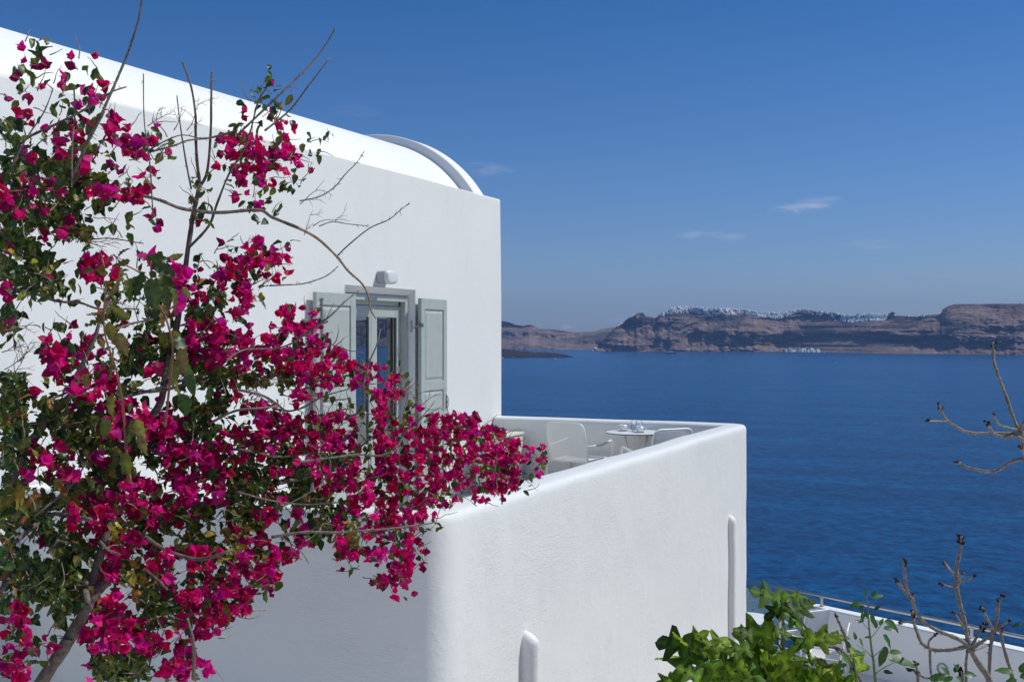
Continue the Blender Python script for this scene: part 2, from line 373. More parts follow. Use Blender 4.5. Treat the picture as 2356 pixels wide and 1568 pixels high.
def interp(K, x):
    if x <= K[0][0]: return K[0][1]
    for (a, ya), (b, yb) in zip(K, K[1:]):
        if x <= b: return ya + (yb - ya) * (x - a) / (b - a)
    return K[-1][1]
def cliff(name, xs, ridge, shore, rows, setb, seed, rough=1.0, terr=1.0, mat=None, back=900, ends=None):
    """land rising from the shore line to the ridge, as banded cliffs; returns object and a sampler"""
    nx = len(xs); G = []
    for px in xs:
        dr = (FW + RT * ((px - HX) / FP)); D0 = -SEA * FP / (interp(shore, px) - HY)
        sb = interp(setb, px); zr = (HY - interp(ridge, px)) / FP * (D0 + sb)
        arc = px / FP * D0
        # width gained at each height step: ledges are wide, rock bands steep
        ws = []
        for j in range(rows):
            t = (j + .5) / rows; zz = SEA + (zr - SEA) * t
            q = noise.fractal(Vector((arc * .0016 + seed, seed * 3.1, zz * .020 + arc * .0004)), .9, 2.1, 4) * 1.5
            q += .55 * noise.noise(Vector((arc * .0009, seed, zz * .055)))
            w = .03 + (1.15 / (1 + math.exp(-q * 10))) * terr + .28 * (1 - t) * (1 + .9 * noise.noise(Vector((arc * .0035, 7 + seed, 0)))) 
            if t > .9: w *= .35
            ws.append(w)
        tot = sum(ws); acc = 0; colv = []
        gul = noise.fractal(Vector((arc * .0045, seed, .3)), .8, 2.0, 5)
        for j in range(rows + 1):
            t = j / rows
            z = SEA - 6 + (zr - SEA + 6) * t
            e = noise.fractal(Vector((arc * .007, z * .013, seed)), .7, 2.1, 6)
            e2 = noise.ridged_multi_fractal(Vector((arc * .0034 + seed, z * .0022, seed)), .9, 2.0, 4, 1.0, 2.0)
            off = rough * ((1 - t ** 6) * (gul * 80 + (e2 - 1.2) * 75) + e * 36 * (1 - t ** 10))
            d = D0 + acc / tot * sb + off
            p = dr * d; colv.append(Vector((p.x, p.y, z)))
            if j < rows: acc += ws[j]
        top = colv[-1]
        for k, (bd, dz) in enumerate(((60, -4), (back, -30), (back * 2.2, -zr * .8 - 40))):
            p = dr * (D0 + sb + bd); colv.append(Vector((p.x, p.y, top.z + dz + 10 * noise.noise(Vector((arc * .003, k, seed)))))) 
        G.append(colv)
    mb = MB(); nr = len(G[0])
    for c_ in G: mb.v.extend([tuple(p) for p in c_])
    mb.t = [(1, 1, 1)] * len(mb.v)
    mb.f = [(i * nr + j, (i + 1) * nr + j, (i + 1) * nr + j + 1, i * nr + j + 1) for i in range(nx - 1) for j in range(nr - 1)]
    mb.f.append(tuple(range(nr))); mb.f.append(tuple((nx - 1) * nr + k for k in range(nr - 1, -1, -1)))
    mb.m = [0] * len(mb.f)
    o = mb.build(name, mat); tag(o, kind='structure')
    def sample(px, t):
        i = min(range(nx), key=lambda k: abs(xs[k] - px)); j = t * rows; a = int(min(j, rows - 1)); f = j - a
        return G[i][a].lerp(G[i][a + 1], f)
    return o, sample
def span(a, b, s):
    n = int((b - a) / s); return [a + (b - a) * i / n for i in range(n + 1)]
RM = rock_mat('caldera_rock', 1.0)
cliff('far_hills', span(700, 1440, 2.6), [(700, 742), (1100, 736), (1154, 738), (1171, 741), (1187, 747), (1203, 749.5), (1218, 746), (1231, 751), (1243, 756.5), (1276, 757.5), (1302, 761), (1322, 765), (1348, 763), (1369, 762), (1385, 756.5), (1411, 753), (1440, 756)],
      [(700, 804), (1440, 804)], 46, [(700, 900), (1440, 900)], 3.3, .9, .8, rock_mat('far_hill_rock', .95))
ridge = [(1364, 807), (1375, 795), (1395, 772), (1415, 754), (1434, 740), (1447, 731), (1462, 725), (1463.5, 719.5), (1481, 719.5), (1483.5, 726), (1500, 729.5), (1509, 731), (1516, 725), (1526, 720), (1541, 711), (1562, 706), (1588, 706), (1630, 708.5), (1677, 709.5), (1708, 712),
         (1747, 718), (1802, 720), (1828, 714), (1846, 713), (1872, 716), (1922, 720), (1940, 725), (1976, 725), (2002, 721.5), (2041, 725), (2067, 726), (2107, 728), (2133, 725), (2165, 722), (2168, 712), (2179, 705), (2195, 699.5), (2356, 698), (2500, 699), (2700, 690), (3200, 705), (4200, 700), (6500, 715)]
main_cliff, samp = cliff('caldera_cliffs', span(1364, 2400, 2.0) + span(2410, 6500, 16), ridge, [(1364, 808), (1700, 808.5), (1850, 809.3), (1960, 811.5), (2100, 813.5), (2300, 815), (2700, 815), (6500, 812)], 84,
      [(1364, 60), (1440, 330), (1600, 430), (2100, 430), (2180, 420), (6500, 420)], 11.7, 1.0, 1.0, RM)
# low lava island, left
mb = MB(); nx, ny = 150, 22; base = []
for i in range(nx + 1):
    px = 700 + (1319 - 700) * i / nx; e = max(0.0, min(1, (1320 - px) / 165)) 
    for j in range(ny + 1):
        t = j / ny; d = 4815 + 60 * math.sin(px * .02) + (1 - e) * 30 + t * (1100 * e + 60)
        dr = FW + RT * ((px - HX) / FP); p = dr * d
        hgt = (math.sin(min(1, t * 1.15) * math.pi)) ** .55 * (e ** .6) * 27 if 0 < t < .87 else -3
        hgt += (noise.fractal(Vector((p.x * .012, p.y * .012, 1)), .7, 2.1, 6) * 8) * (1 if 0 < t < .87 else 0)
        mb.v.append((p.x, p.y, SEA + hgt)); mb.t.append((1, 1, 1))
mb.f = [(i * (ny + 1) + j, (i + 1) * (ny + 1) + j, (i + 1) * (ny + 1) + j + 1, i * (ny + 1) + j + 1) for i in range(nx) for j in range(ny)]; mb.m = [0] * len(mb.f)
tag(mb.build('lava_island', rock_mat('black_lava', .15)), kind='structure')

# ---- houses along the rim
def house_mesh(kind):
    b = MB()
    if kind == 0: b.box((-8, -3, -6), (8, 3, 3)); b.box((-8, -2.9, 3), (0, 2.9, 6.2)); b.box((2.2, -3.05, -1), (3.4, -2.98, 1.4), 1); b.box((-4.4, -2.98, 3.8), (-3.2, -2.88, 5.3), 1)
    elif kind == 1:
        b.box((-4, -5, -6), (4, 5, 3)); pr = [(4 * math.cos(a), 3 + 2.6 * math.sin(a)) for a in [math.pi * k / 8 for k in range(9)]]
        b.add([(x, -5, z) for x, z in pr] + [(x, 5, z) for x, z in pr], [(k, k + 1, k + 10, k + 9) for k in range(8)] + [tuple(range(8, -1, -1)), tuple(range(9, 18))]); b.box((-.8, -5.06, -1), (.8, -4.99, 2), 1)
    elif kind == 2: b.box((-10, -3, -6), (10, 3, 3.5)); b.box((-10.2, -3.2, 3.5), (10.2, 3.2, 4.1)); b.box((-5, -3.06, -.6), (-3.7, -2.99, 1.2), 1); b.box((2, -3.06, -.6), (3.3, -2.99, 1.2), 1)
    else:
        b.box((-4, -4, -6), (4, 4, 4)); b.lathe([(3.4 * math.cos(a), 4 + 3.2 * math.sin(a)) for a in [math.pi / 2 * k / 5 for k in range(5)]] + [(.1, 7.3)], seg=10); b.box((-.8, -4.06, -1), (.8, -3.99, 1.6), 1)
    return b
HW = simple('whitewash_far', (.90, .89, .86), .8, var=.06, vscale=.1); HO = simple('ochre_render_far', (.55, .42, .30), .8, var=.1, vscale=.1); HD = simple('shaded_window', (.06, .06, .07), .6)
protos = []
for k in range(4):
    o = house_mesh(k).build('cliff_top_house', [HW, HD]); protos.append(o)
proto_o = house_mesh(2).build('cliff_top_house', [HO, HD])
prng = random.Random(21); placed = 0; used = set()
RZ0 = TH
def band_of(px):
    return interp([(1516, 0), (1526, .06), (1560, .10), (1588, .10), (1650, .13), (1690, .11), (1720, .07), (1790, .13), (1830, .05), (1900, .07), (1950, .16), (2030, .15), (2050, .04), (2070, .02), (2150, .02)], px)
spots = []
for i in range(1000):
    px = prng.choice((prng.uniform(1519, 1700), prng.uniform(1519, 1740), prng.uniform(1700, 2045), prng.uniform(1740, 1830), prng.uniform(1935, 2045)))
    bd = band_of(px)
    if bd <= 0: continue
    t = 1 - bd * 1.25 * prng.random() ** 1.2
    spots.append((px, t))
for px in (1420, 1424, 1427, 1431, 1434, 1365, 1370, 2090, 2108, 2120, 2126, 2340, 2348): spots.append((px, .998))
spots.sort(key=lambda s: -s[1])
rest = MB()
for n_, (px, t) in enumerate(spots):
    p = samp(px, min(t, .999)); s = prng.uniform(.8, 1.35); k = prng.randrange(4); och = 1838 < px < 1925 and prng.random() < .5
    rz = R(64) + prng.uniform(-.3, .3)
    if n_ < 285:
        src = proto_o if och else protos[k]
        key = 'o' if och else k
        o = src if key not in used else src.copy()
        if key in used: col.objects.link(o)
        used.add(key); o.location = (p.x, p.y, p.z + 1.5 * s); o.rotation_euler = (0, 0, rz); o.scale = (s, s, s * prng.uniform(.5, .85))
        if och: tag(o, 'ochre rendered house among the white ones on the far cliff rim', 'house', 'ochre houses on the far cliff rim')
        else: tag(o, 'tiny whitewashed house in the town along the far cliff rim', 'house', 'white houses along the far cliff rim')
    else:
        Mx = Matrix.Translation((p.x, p.y, p.z + 1.5 * s)) @ Matrix.Rotation(rz, 4, 'Z') @ Matrix.Diagonal((s, s, s * .65, 1)); b = house_mesh(k)
        rest.add([Mx @ Vector(v) for v in b.v], b.f); rest.m[-len(b.f):] = b.m
for k_, o in list(enumerate(protos)) + [('o', proto_o)]:
    if k_ not in used: bpy.data.objects.remove(o)
if rest.v: tag(rest.build('town_houses', [HW, HD]), 'white houses spilling down below the far cliff rim', 'houses', kind='stuff')
# harbour buildings at the cliff foot
for i, px in enumerate((1806, 1811, 1817, 1824, 1842, 1848, 1855, 1862, 1868, 1874, 1882)):
    p = samp(px, .03); dr = FW + RT * ((px - HX) / FP); p = dr * (p.dot(FW) - 22); b = house_mesh((0, 2)[i % 2]).build('harbour_house', [HO if i in (0, 2) else HW, HD])
    b.location = (p.x, p.y, SEA + 7 + (i % 3) * 3); b.rotation_euler = (0, 0, R(62)); b.scale = (1.9, 1.6, 1.2 + .4 * (i % 3))
    tag(b, 'pink harbour building at the foot of the far cliff' if i in (0, 2) else 'white harbour building by the water under the far cliff', 'house', 'harbour buildings at the cliff foot')
# trees on the rim
for i, (px, s) in enumerate(((2054, 1.5), (2046, .8), (1975, .7))):
    p = samp(px, .998); t = empty('rim_tree', p, 0, ('broad dark tree clump right of the cliff-top town', 'small dark tree just left of the broad rim tree', 'small dark tree in the cliff-top town')[i], 'tree', 'dark trees on the far rim')
    c = MB(); tr = MB()
    tr.tube([(0, 0, -3), (0, 0, 5 * s)], 1.0 * s, 6)
    for k in range(26):
        a = rnd.uniform(0, 6.28); r = rnd.uniform(0, 9) * s; q = Vector((r * math.cos(a), r * math.sin(a), rnd.uniform(4, 13) * s - r * .3)); rr = rnd.uniform(2, 3.6) * s
        c.lathe([(.1, -rr), (rr * .8, -rr * .5), (rr, 0), (rr * .75, rr * .5), (.1, rr)], q, 7)
    tr.build('trunk', M['bark'], t); c.build('crown', simple('dark_rim_foliage', (.03, .045, .02), .9), t)

# ---- boats
BW = simple('boat_white', (.80, .80, .80), .4); BN = simple('boat_navy', (.03, .05, .12), .4); BR = simple('boat_sail_mast', (.6, .6, .6), .4)
def hull(b, Lh, W, H, mi=0):
    secs = []; n = 10
    for i in range(n + 1):
        t = i / n; x = -Lh / 2 + Lh * t; w = W / 2 * (1 - max(0, (t - .55) / .45) ** 2) * (.85 + .15 * min(1, t * 5)); top = H * (1 + .35 * max(0, t - .5))
        secs.append([(x, -w, top), (x, -w * .8, 0), (x, 0, -H * .4), (x, w * .8, 0), (x, w, top)])
    vs_ = [p for s in secs for p in s]; fs = [(i * 5 + j, i * 5 + j + 1, (i + 1) * 5 + j + 1, (i + 1) * 5 + j) for i in range(n) for j in range(4)]
    fs += [(i * 5 + 4, i * 5, (i + 1) * 5, (i + 1) * 5 + 4) for i in range(n)] + [(0, 1, 2, 3, 4)]
    b.add(vs_, fs, mi)
def sea_at(px, py): return at(px, py, -SEA * FP / (py - HY))
p = sea_at(1543, 813.5); p.z = SEA
t = empty('ferry', p, TH + R(4), 'small dark-hulled cruise ferry with white decks out on the bay', 'ferry')
h = MB(); hull(h, 58, 11, 5.5); h.build('hull', BN, t)
h = MB(); h.box((-25, -5, 5.4), (17, 5, 9), bev=.4); h.box((-22, -4.6, 9), (12, 4.6, 12), bev=.4); h.box((-6, -4, 12), (8, 4, 14.5), bev=.4); h.build('decks', BW, t)
h = MB(); h.box((-12, -1.5, 12), (-8, 1.5, 17), bev=.3); h.build('funnel', BN, t)
h = MB(); h.tube([(4, 0, 14), (4, 0, 21)], .35, 6); h.build('mast', BW, t)
for i, (px, py, L_, lab) in enumerate(((1181, 823, 16, 'white motor boat moored second from the left by the lava island'), (1202, 822.5, 22, 'biggest white boat moored against the dark lava island'), (1221, 822.5, 14, 'white motor boat moored third along the lava island shore'), (1155.5, 824, 13, 'white boat half hidden by the house edge near the lava island'))):
    p = sea_at(px, py); p.z = SEA; t = empty('motor_boat', p, TH + R(6 * i - 5), lab, 'boat', 'boats moored by the lava island')
    h = MB(); hull(h, L_, L_ * .28, 2.2); h.build('hull', BW, t)
    h = MB(); h.box((-L_ * .3, -L_ * .1, 2.1), (L_ * .2, L_ * .1, 4.8), bev=.3); h.box((-L_ * .15, -L_ * .08, 4.8), (L_ * .08, L_ * .08, 6.4), bev=.2); h.build('cabin', BW, t)
p = sea_at(1277, 828); p.z = SEA; t = empty('sailing_catamaran', p, TH - R(15), 'white catamaran with bare mast sailing right of the lava island', 'boat')
h = MB()
hull(h, 13, 2, 2)
for i, v in enumerate(h.v): h.v[i] = (v[0], v[1] - 2.6, v[2])
h2 = MB(); hull(h2, 13, 2, 2); h.add([(v[0], v[1] + 2.6, v[2]) for v in h2.v], h2.f); h.build('hull', BW, t)
h = MB(); h.box((-4, -3, 1.8), (3, 3, 3.6), bev=.3); h.build('cabin', BW, t)
h = MB(); h.tube([(1, 0, 3), (1, 0, 17)], .18, 6); h.tube([(1, 0, 5), (-5, 0, 5)], .15, 6); h.build('mast', BR, t)
for i, (px, py, lab) in enumerate(((1920, 834.5, 'tiny white speedboat on open water below the harbour'), (1924.5, 834.8, 'tiny white speedboat just right of another below the harbour'), (1897, 813.5, 'tiny white boat just off the harbour'))):
    p = sea_at(px, py); p.z = SEA; h = MB(); hull(h, 9, 3, 1.6); h.box((-2, -1, 1.5), (1.5, 1, 2.8), bev=.2); o = h.build('speedboat', BW, loc=p); o.rotation_euler = (0, 0, TH); tag(o, lab, 'boat', 'speedboats on the bay')

# ---- air over the bay
mb = MB(); mb.box((-15000, -15000, -115), (15000, 15000, 420)); hz = mb.build('haze', []); tag(hz, kind='stuff')
hm = bpy.data.materials.new('haze_air'); hm.use_nodes = True; hm.node_tree.nodes.clear()
ho = hm.node_tree.nodes.new('ShaderNodeOutputMaterial'); hv = hm.node_tree.nodes.new('ShaderNodeVolumePrincipled')
hv.inputs['Color'].default_value = (.30, .52, 1.0, 1); hv.inputs['Density'].default_value = 4.2e-5; hv.inputs['Anisotropy'].default_value = 0.0
hm.node_tree.links.new(hv.outputs[0], ho.inputs['Volume']); hz.data.materials.append(hm)

# ------------------------------------------------------------------ the house
WX, WT, FLR = -6.127, 1.708, -1.85
HY1 = 13.03                                    # far corner
house = empty('house', (WX, 9.0, FLR), 0, 'large white plastered house with barrel-vaulted roof beside the terrace', 'house')
OY0, OY1, OZ = 9.468, 10.832, .487             # door opening at wall face
def bm_obj(bm, name, mat, parent, smooth_angle=None):
    me = bpy.data.meshes.new(name); bm.normal_update(); bm.to_mesh(me); bm.free(); me.materials.append(mat)
    o = bpy.data.objects.new(name, me); col.objects.link(o); o.parent = parent
    if parent: o.matrix_parent_inverse = Matrix.Translation(parent.location).inverted()
    if smooth_angle:
        for p_ in me.polygons: p_.use_smooth = True
        try: me.set_sharp_from_angle(angle=smooth_angle)
        except Exception: pass
    return o
def part(mb, name, mats, parent, root, smooth=False, tint=False):
    o = mb.build(name, mats, parent, smooth, tint)
    if parent is root: o.matrix_parent_inverse = root.matrix_basis.inverted()
    else: pass
    return o
def inv(root): return Matrix.LocRotScale(root.location, root.rotation_euler.to_quaternion(), None).inverted()
def hpart(mb, name, mats, smooth=False, parent=None):
    """part of the house given in world coordinates"""
    Mi = inv(house); mb.v = [tuple(Mi @ Vector(v)) for v in mb.v]
    return mb.build(name, mats, parent or house, smooth)
XB, Y0, ZB = -9.4, 4.2, -9.0
bm = bmesh.new()
ys = [Y0, OY0, OY1, HY1]; zs = [ZB, FLR - .02, OZ, WT]
V = {(i, j): bm.verts.new((WX, ys[i], zs[j])) for i in range(4) for j in range(4)}
for i in range(3):
    for j in range(3):
        if (i, j) == (1, 1): continue
        bm.faces.new((V[i, j], V[i + 1, j], V[i + 1, j + 1], V[i, j + 1]))
RX = WX - .07; ry0, ry1, rz = OY0 + .02, OY1 - .03, OZ - .062
a, b_, c_, d_ = [bm.verts.new(p) for p in ((RX, ry0, FLR - .02), (RX, ry1, FLR - .02), (RX, ry1, rz), (RX, ry0, rz))]
bm.faces.new((V[1, 1], V[1, 2], d_, a)); bm.faces.new((V[2, 1], b_, c_, V[2, 2])); bm.faces.new((V[1, 2], V[2, 2], c_, d_)); bm.faces.new((V[1, 1], a, b_, V[2, 1]))
# recess for the door itself and the room behind it
RX2 = RX - 2.5
e, f, g, h_ = [bm.verts.new(p) for p in ((RX2, ry0, FLR - .02), (RX2, ry1, FLR - .02), (RX2, ry1, rz), (RX2, ry0, rz))]
for q in ((a, d_, h_, e), (b_, f, g, c_), (d_, c_, g, h_), (a, e, f, b_), (e, h_, g, f)): bm.faces.new(q)
bk = {(i, j): bm.verts.new((XB, ys[i], zs[j])) for i in (0, 3) for j in range(4)}
for j in range(3):
    bm.faces.new((V[3, j], bk[3, j], bk[3, j + 1], V[3, j + 1])); bm.faces.new((V[0, j], V[0, j + 1], bk[0, j + 1], bk[0, j])); bm.faces.new((bk[0, j], bk[0, j + 1], bk[3, j + 1], bk[3, j]))
bm.faces.new((V[0, 3], V[1, 3], V[2, 3], V[3, 3], bk[3, 3], bk[0, 3]))
ed = [e_ for e_ in bm.edges if all(abs(v.co.x - WX) < 1e-4 for v in e_.verts) and (all(abs(v.co.z - WT) < 1e-4 for v in e_.verts) or all(abs(v.co.y - HY1) < 1e-4 for v in e_.verts))]
bmesh.ops.bevel(bm, geom=ed, offset=.045, segments=4, affect='EDGES', profile=.5)
ed = [e_ for e_ in bm.edges if set((round(v.co.x, 3) for v in e_.verts)) == {round(WX, 3)} and all(OY0 - .01 < v.co.y < OY1 + .01 and FLR - .03 < v.co.z < OZ + .01 for v in e_.verts) and any(abs(v.co.z - OZ) < 1e-3 for v in e_.verts)]
bmesh.ops.bevel(bm, geom=ed, offset=.012, segments=2, affect='EDGES', profile=.5)
bmesh.ops.recalc_face_normals(bm, faces=bm.faces)
bmesh.ops.transform(bm, matrix=inv(house), verts=bm.verts)
me = bpy.data.meshes.new('wall'); bm.to_mesh(me); bm.free(); me.materials.append(M['plaster']); wall_o = bpy.data.objects.new('wall', me); col.objects.link(wall_o); wall_o.parent = house
for p_ in me.polygons: p_.use_smooth = True
me.set_sharp_from_angle(angle=R(35))

def arc_solid(cx, cz, r, y0, y1, a0=32.5, a1=147.5, n=56, zb=1.2, ny=1, bev=0.0):
    b = MB(); pr = [(cx + r * math.cos(R(a0 + (a1 - a0) * k / n)), cz + r * math.sin(R(a0 + (a1 - a0) * k / n))) for k in range(n + 1)]
    m = len(pr); 
    rings = [(y0, bev), (y0 + bev, 0), (y1 - bev, 0), (y1, bev)] if bev else [(y0, 0), (y1, 0)]
    vs_ = []
    for y, sh in rings:
        for k, (x, z) in enumerate(pr):
            f_ = (r - sh) / r; vs_.append((cx + (x - cx) * f_, y, cz + (z - cz) * f_))
    fs = []
    for q in range(len(rings) - 1): fs += [(q * m + k, q * m + k + 1, (q + 1) * m + k + 1, (q + 1) * m + k) for k in range(m - 1)]
    fs += [tuple(range(m - 1, -1, -1)), tuple((len(rings) - 1) * m + k for k in range(m))]
    b.add(vs_, fs); return b
def smooth_sharp(o, ang=35):
    for p_ in o.data.polygons: p_.use_smooth = True
    o.data.set_sharp_from_angle(angle=R(ang))
o = hpart(arc_solid(-7.66, .717, 1.692, 5.3, 12.4, 35.2, 144.8), 'vaulted_roof', M['roof']); smooth_sharp(o)
o = hpart(arc_solid(-7.61, .758, 1.744, 12.30, 12.57, bev=.012), 'gable_arch', M['roof']); smooth_sharp(o, 50)
o = hpart(arc_solid(-7.61, .758, 1.744, 5.12, 5.42, bev=.012), 'gable_arch', M['roof']); smooth_sharp(o, 50)

# door: outer frame, inner frame, two leaves with glass
FX = RX
b = MB(); fw_ = .065
b.box((FX - .05, ry0 + .003, FLR), (FX + .012, ry0 + fw_, rz - .003), bev=.004); b.box((FX - .05, ry1 - fw_, FLR), (FX + .012, ry1 - .003, rz - .003), bev=.004); b.box((FX - .05, ry0 + fw_, rz - fw_), (FX + .010, ry1 - fw_, rz - .005), bev=.004)
b.box((FX - .16, ry0 + .006, FLR), (FX - .052, ry0 + .10, rz - .006)); b.box((FX - .16, ry1 - .035, FLR), (FX - .052, ry1 - .006, rz - .006)); b.box((FX - .16, ry1 - .05, FLR), (FX - .14, ry1 - .036, rz - .1)); b.box((FX - .16, ry0 + .10, rz - .11), (FX - .052, ry1 - .10, rz - .006))
dframe = hpart(b, 'door_frame', M['green'])
def leaf_door(y0, y1, wr=.10, w=.118):
    b = MB(); z0, z1 = FLR + .01, rz - .115; x0, x1 = FX - .095, FX - .05; mz = FLR + .62
    b.box((x0, y0, z0), (x1, y0 + w, z1), bev=.006); b.box((x0, y1 - wr, z0), (x1, y1, z1), bev=.006)
    b.box((x0 + .001, y0 + w, z1 - w), (x1 - .001, y1 - wr, z1), bev=.005); b.box((x0 + .001, y0 + w, z0), (x1 - .001, y1 - wr, z0 + .2), bev=.005); b.box((x0 + .001, y0 + w, mz), (x1 - .001, y1 - wr, mz + w), bev=.005)
    b.box((x0 + .01, y0 + w, z0 + .2), (x1 - .012, y1 - wr, mz), bev=.004)
    for (ya, yb, za, zb) in ((y0 + w, y0 + w + .018, mz + w, z1 - w), (y1 - wr - .018, y1 - wr, mz + w, z1 - w)): b.box((x0 + .012, ya, za), (x1 - .012, yb, zb), bev=.003)
    d = hpart(b, 'door', M['green'])
    g = MB(); g.box((x0 + .030, y0 + w + .002, mz + w + .002), (x0 + .034, y1 - wr - .002, z1 - w - .002)); hpart(g, 'pane', M['pane'], parent=d)
    g = MB(); g.box((x0 + .012, y0 + w + .018, mz + w), (x0 + .040, y0 + w + .026, z1 - w)); g.box((x0 + .012, y1 - wr - .030, mz + w), (x0 + .040, y1 - wr - .018, z1 - w)); hpart(g, 'seal', M['dark'], parent=d)
    return d
ym = (ry0 + ry1) / 2
leaf_door(ry0 + .105, ym - .002, .035)
d2 = leaf_door(ym + .002, ry1 - .037)
h = MB(); h.box((FX - .10, ym + .04, FLR + .95), (FX - .09, ym + .07, FLR + 1.15), bev=.003); h.tube([(FX - .09, ym + .055, FLR + 1.06), (FX - .05, ym + .055, FLR + 1.06), (FX - .05, ym + .17, FLR + 1.06)], .009, 8); hpart(h, 'handle', M['metal'], parent=d2)
b = MB(); b.box((FX - .35, ry0 + .15, FLR + .3), (FX - .34, ym - .1, rz - .1)); 
for k in range(16): b.tube([(FX - .33 + .02 * math.sin(k * 1.9), ry0 + .13 + k * .035, FLR + .05), (FX - .33, ry0 + .13 + k * .035, rz - .1)], .018, 6)
hpart(b, 'curtain', simple('sheer_curtain', (.5, .52, .55), .8), smooth=True)
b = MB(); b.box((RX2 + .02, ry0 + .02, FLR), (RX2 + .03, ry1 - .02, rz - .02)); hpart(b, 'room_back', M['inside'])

# shutters: stiles, rails and three raised panels
def shutter(root_name, w, Hh, side):
    r = empty(root_name); r.parent = house
    b = MB(); t = .042; st = .085
    b.box((0, 0, 0), (t, st, Hh), bev=.004); b.box((0, w - st, 0), (t, w, Hh), bev=.004)
    zz = [0, .10, .80, .905, 1.15, 1.245, Hh - .115, Hh]      # bottom rail, panel, mid, panel, mid, panel, top
    pan = ((.11, .88), (.975, 1.22), (1.32, Hh - .115))
    for a_, c_ in ((0, .11), (.88, .975), (1.22, 1.32), (Hh - .115, Hh)): b.box((.001, st, a_), (t - .001, w - st, c_), bev=.003)
    for a_, c_ in pan:
        b.box((.012, st, a_), (t - .014, w - st, c_))
        yy0, yy1 = st + .018, w - st - .018; za, zb = a_ + .02, c_ - .02
        x1, x2 = t - .014, t - .002; m_ = .024
        vs_ = [(x1, yy0, za), (x1, yy1, za), (x1, yy1, zb), (x1, yy0, zb), (x2, yy0 + m_, za + m_), (x2, yy1 - m_, za + m_), (x2, yy1 - m_, zb - m_), (x2, yy0 + m_, zb - m_)]
        b.add(vs_, [(4, 5, 6, 7), (0, 1, 5, 4), (1, 2, 6, 5), (2, 3, 7, 6), (3, 0, 4, 7)])
    b.build('panel', M['green'], r)
    return r
SH = 2.22
def setloc(r, x, y, z, rz_=0):
    r.parent = house; Mi = inv(house) @ Matrix.LocRotScale(Vector((x, y, z)), Matrix.Rotation(rz_, 3, 'Z').to_quaternion(), None)
    r.location = Mi.to_translation(); r.rotation_euler = (0, 0, rz_)
rs = shutter('shutter', .655, SH, 1); setloc(rs, -6.085, 10.835, FLR + .033, R(3)) 
lsx = shutter('shutter', .655, SH, 0); setloc(lsx, -6.082, 8.86, FLR + .033, R(-1))
def fit(root, boxes, tubes, name='hinge'):
    b = MB()
    for a_, c_ in boxes: b.box(a_, c_, bev=.002)
    for pts, r_ in tubes: b.tube(pts, r_, 8)
    return b.build(name, M['metal'], root)
for z in (.56, 1.93):
    fit(rs, [((-.012, -.012, z - .022), (.045, .0, z + .022)), ((.042, .0, z - .02), (.046, .045, z + .02))], [([(-.015, -.10, z - .03), (-.015, -.02, z - .022), (.02, -.012, z)], .007), ([(-.02, -.115, z - .075), (-.02, -.115, z + .05)], .011)])
    fit(lsx, [((-.03, .655, z - .022), (.03, .667, z + .022))], [([(-.10, .74, z - .02), (-.05, .68, z - .01), (-.02, .665, z)], .007)])
fit(lsx, [((.042, .05, SH - .075), (.052, .10, SH - .055)), ((.042, .055, .1), (.05, .085, .16)), ((.042, .06, SH - .12), (.05, .09, SH - .10))], [([(.052, .075, SH - .06), (.052, .075, .12)], .007)], 'bolt')
fit(rs, [((.042, .62, 1.0), (.05, .64, 1.16))], [([(.046, .63, 1.0), (.066, .63, 1.03), (.066, .63, 1.12), (.046, .63, 1.15)], .005)], 'latch')
b = MB(); b.tube([(WX - .05, 11.75, FLR + .83), (WX + .13, 11.70, FLR + .83)], .008, 8); b.box((WX + .12, 11.675, FLR + .80), (WX + .15, 11.715, FLR + .86), bev=.006); hpart(b, 'shutter_stay', M['dark'])

# wall lamp
lamp = empty('wall_lamp', (WX, 10.15, .595), 0, 'grey and opal bulkhead lamp on the wall above the door', 'lamp')
b = MB(); n = 10
def rrect(w, h, r, k=5):
    pts = []
    for (cx, cy, a0) in ((w / 2 - r, h / 2 - r, 0), (-w / 2 + r, h / 2 - r, 90), (-w / 2 + r, -h / 2 + r, 180), (w / 2 - r, -h / 2 + r, 270)):
        for q in range(k + 1): a = R(a0 + 90 * q / k); pts.append((cx + r * math.cos(a), cy + r * math.sin(a)))
    return pts
def loft(b, secs, mi=0, cap=(True, True)):
    m = len(secs[0]); b.add([p for s in secs for p in s], [(i * m + k, i * m + (k + 1) % m, (i + 1) * m + (k + 1) % m, (i + 1) * m + k) for i in range(len(secs) - 1) for k in range(m)] + ([tuple(range(m - 1, -1, -1))] if cap[0] else []) + ([tuple((len(secs) - 1) * m + k for k in range(m))] if cap[1] else []), mi)
loft(b, [[(x, p[0], p[1]) for p in rrect(.22 * s, .135 * s, .048 * s)] for x, s in ((0, .97), (.06, 1.0), (.095, 1.0))]); o = b.build('housing', M['lamp_grey'], lamp); smooth_sharp(o)
b = MB(); loft(b, [[(x, p[0], p[1]) for p in rrect(.22 * s, .135 * s, .05 * s)] for x, s in ((.097, .985), (.11, .98), (.128, .94), (.138, .85), (.141, .6))]); o = b.build('diffuser', M['lamp_white'], lamp); smooth_sharp(o, 60)

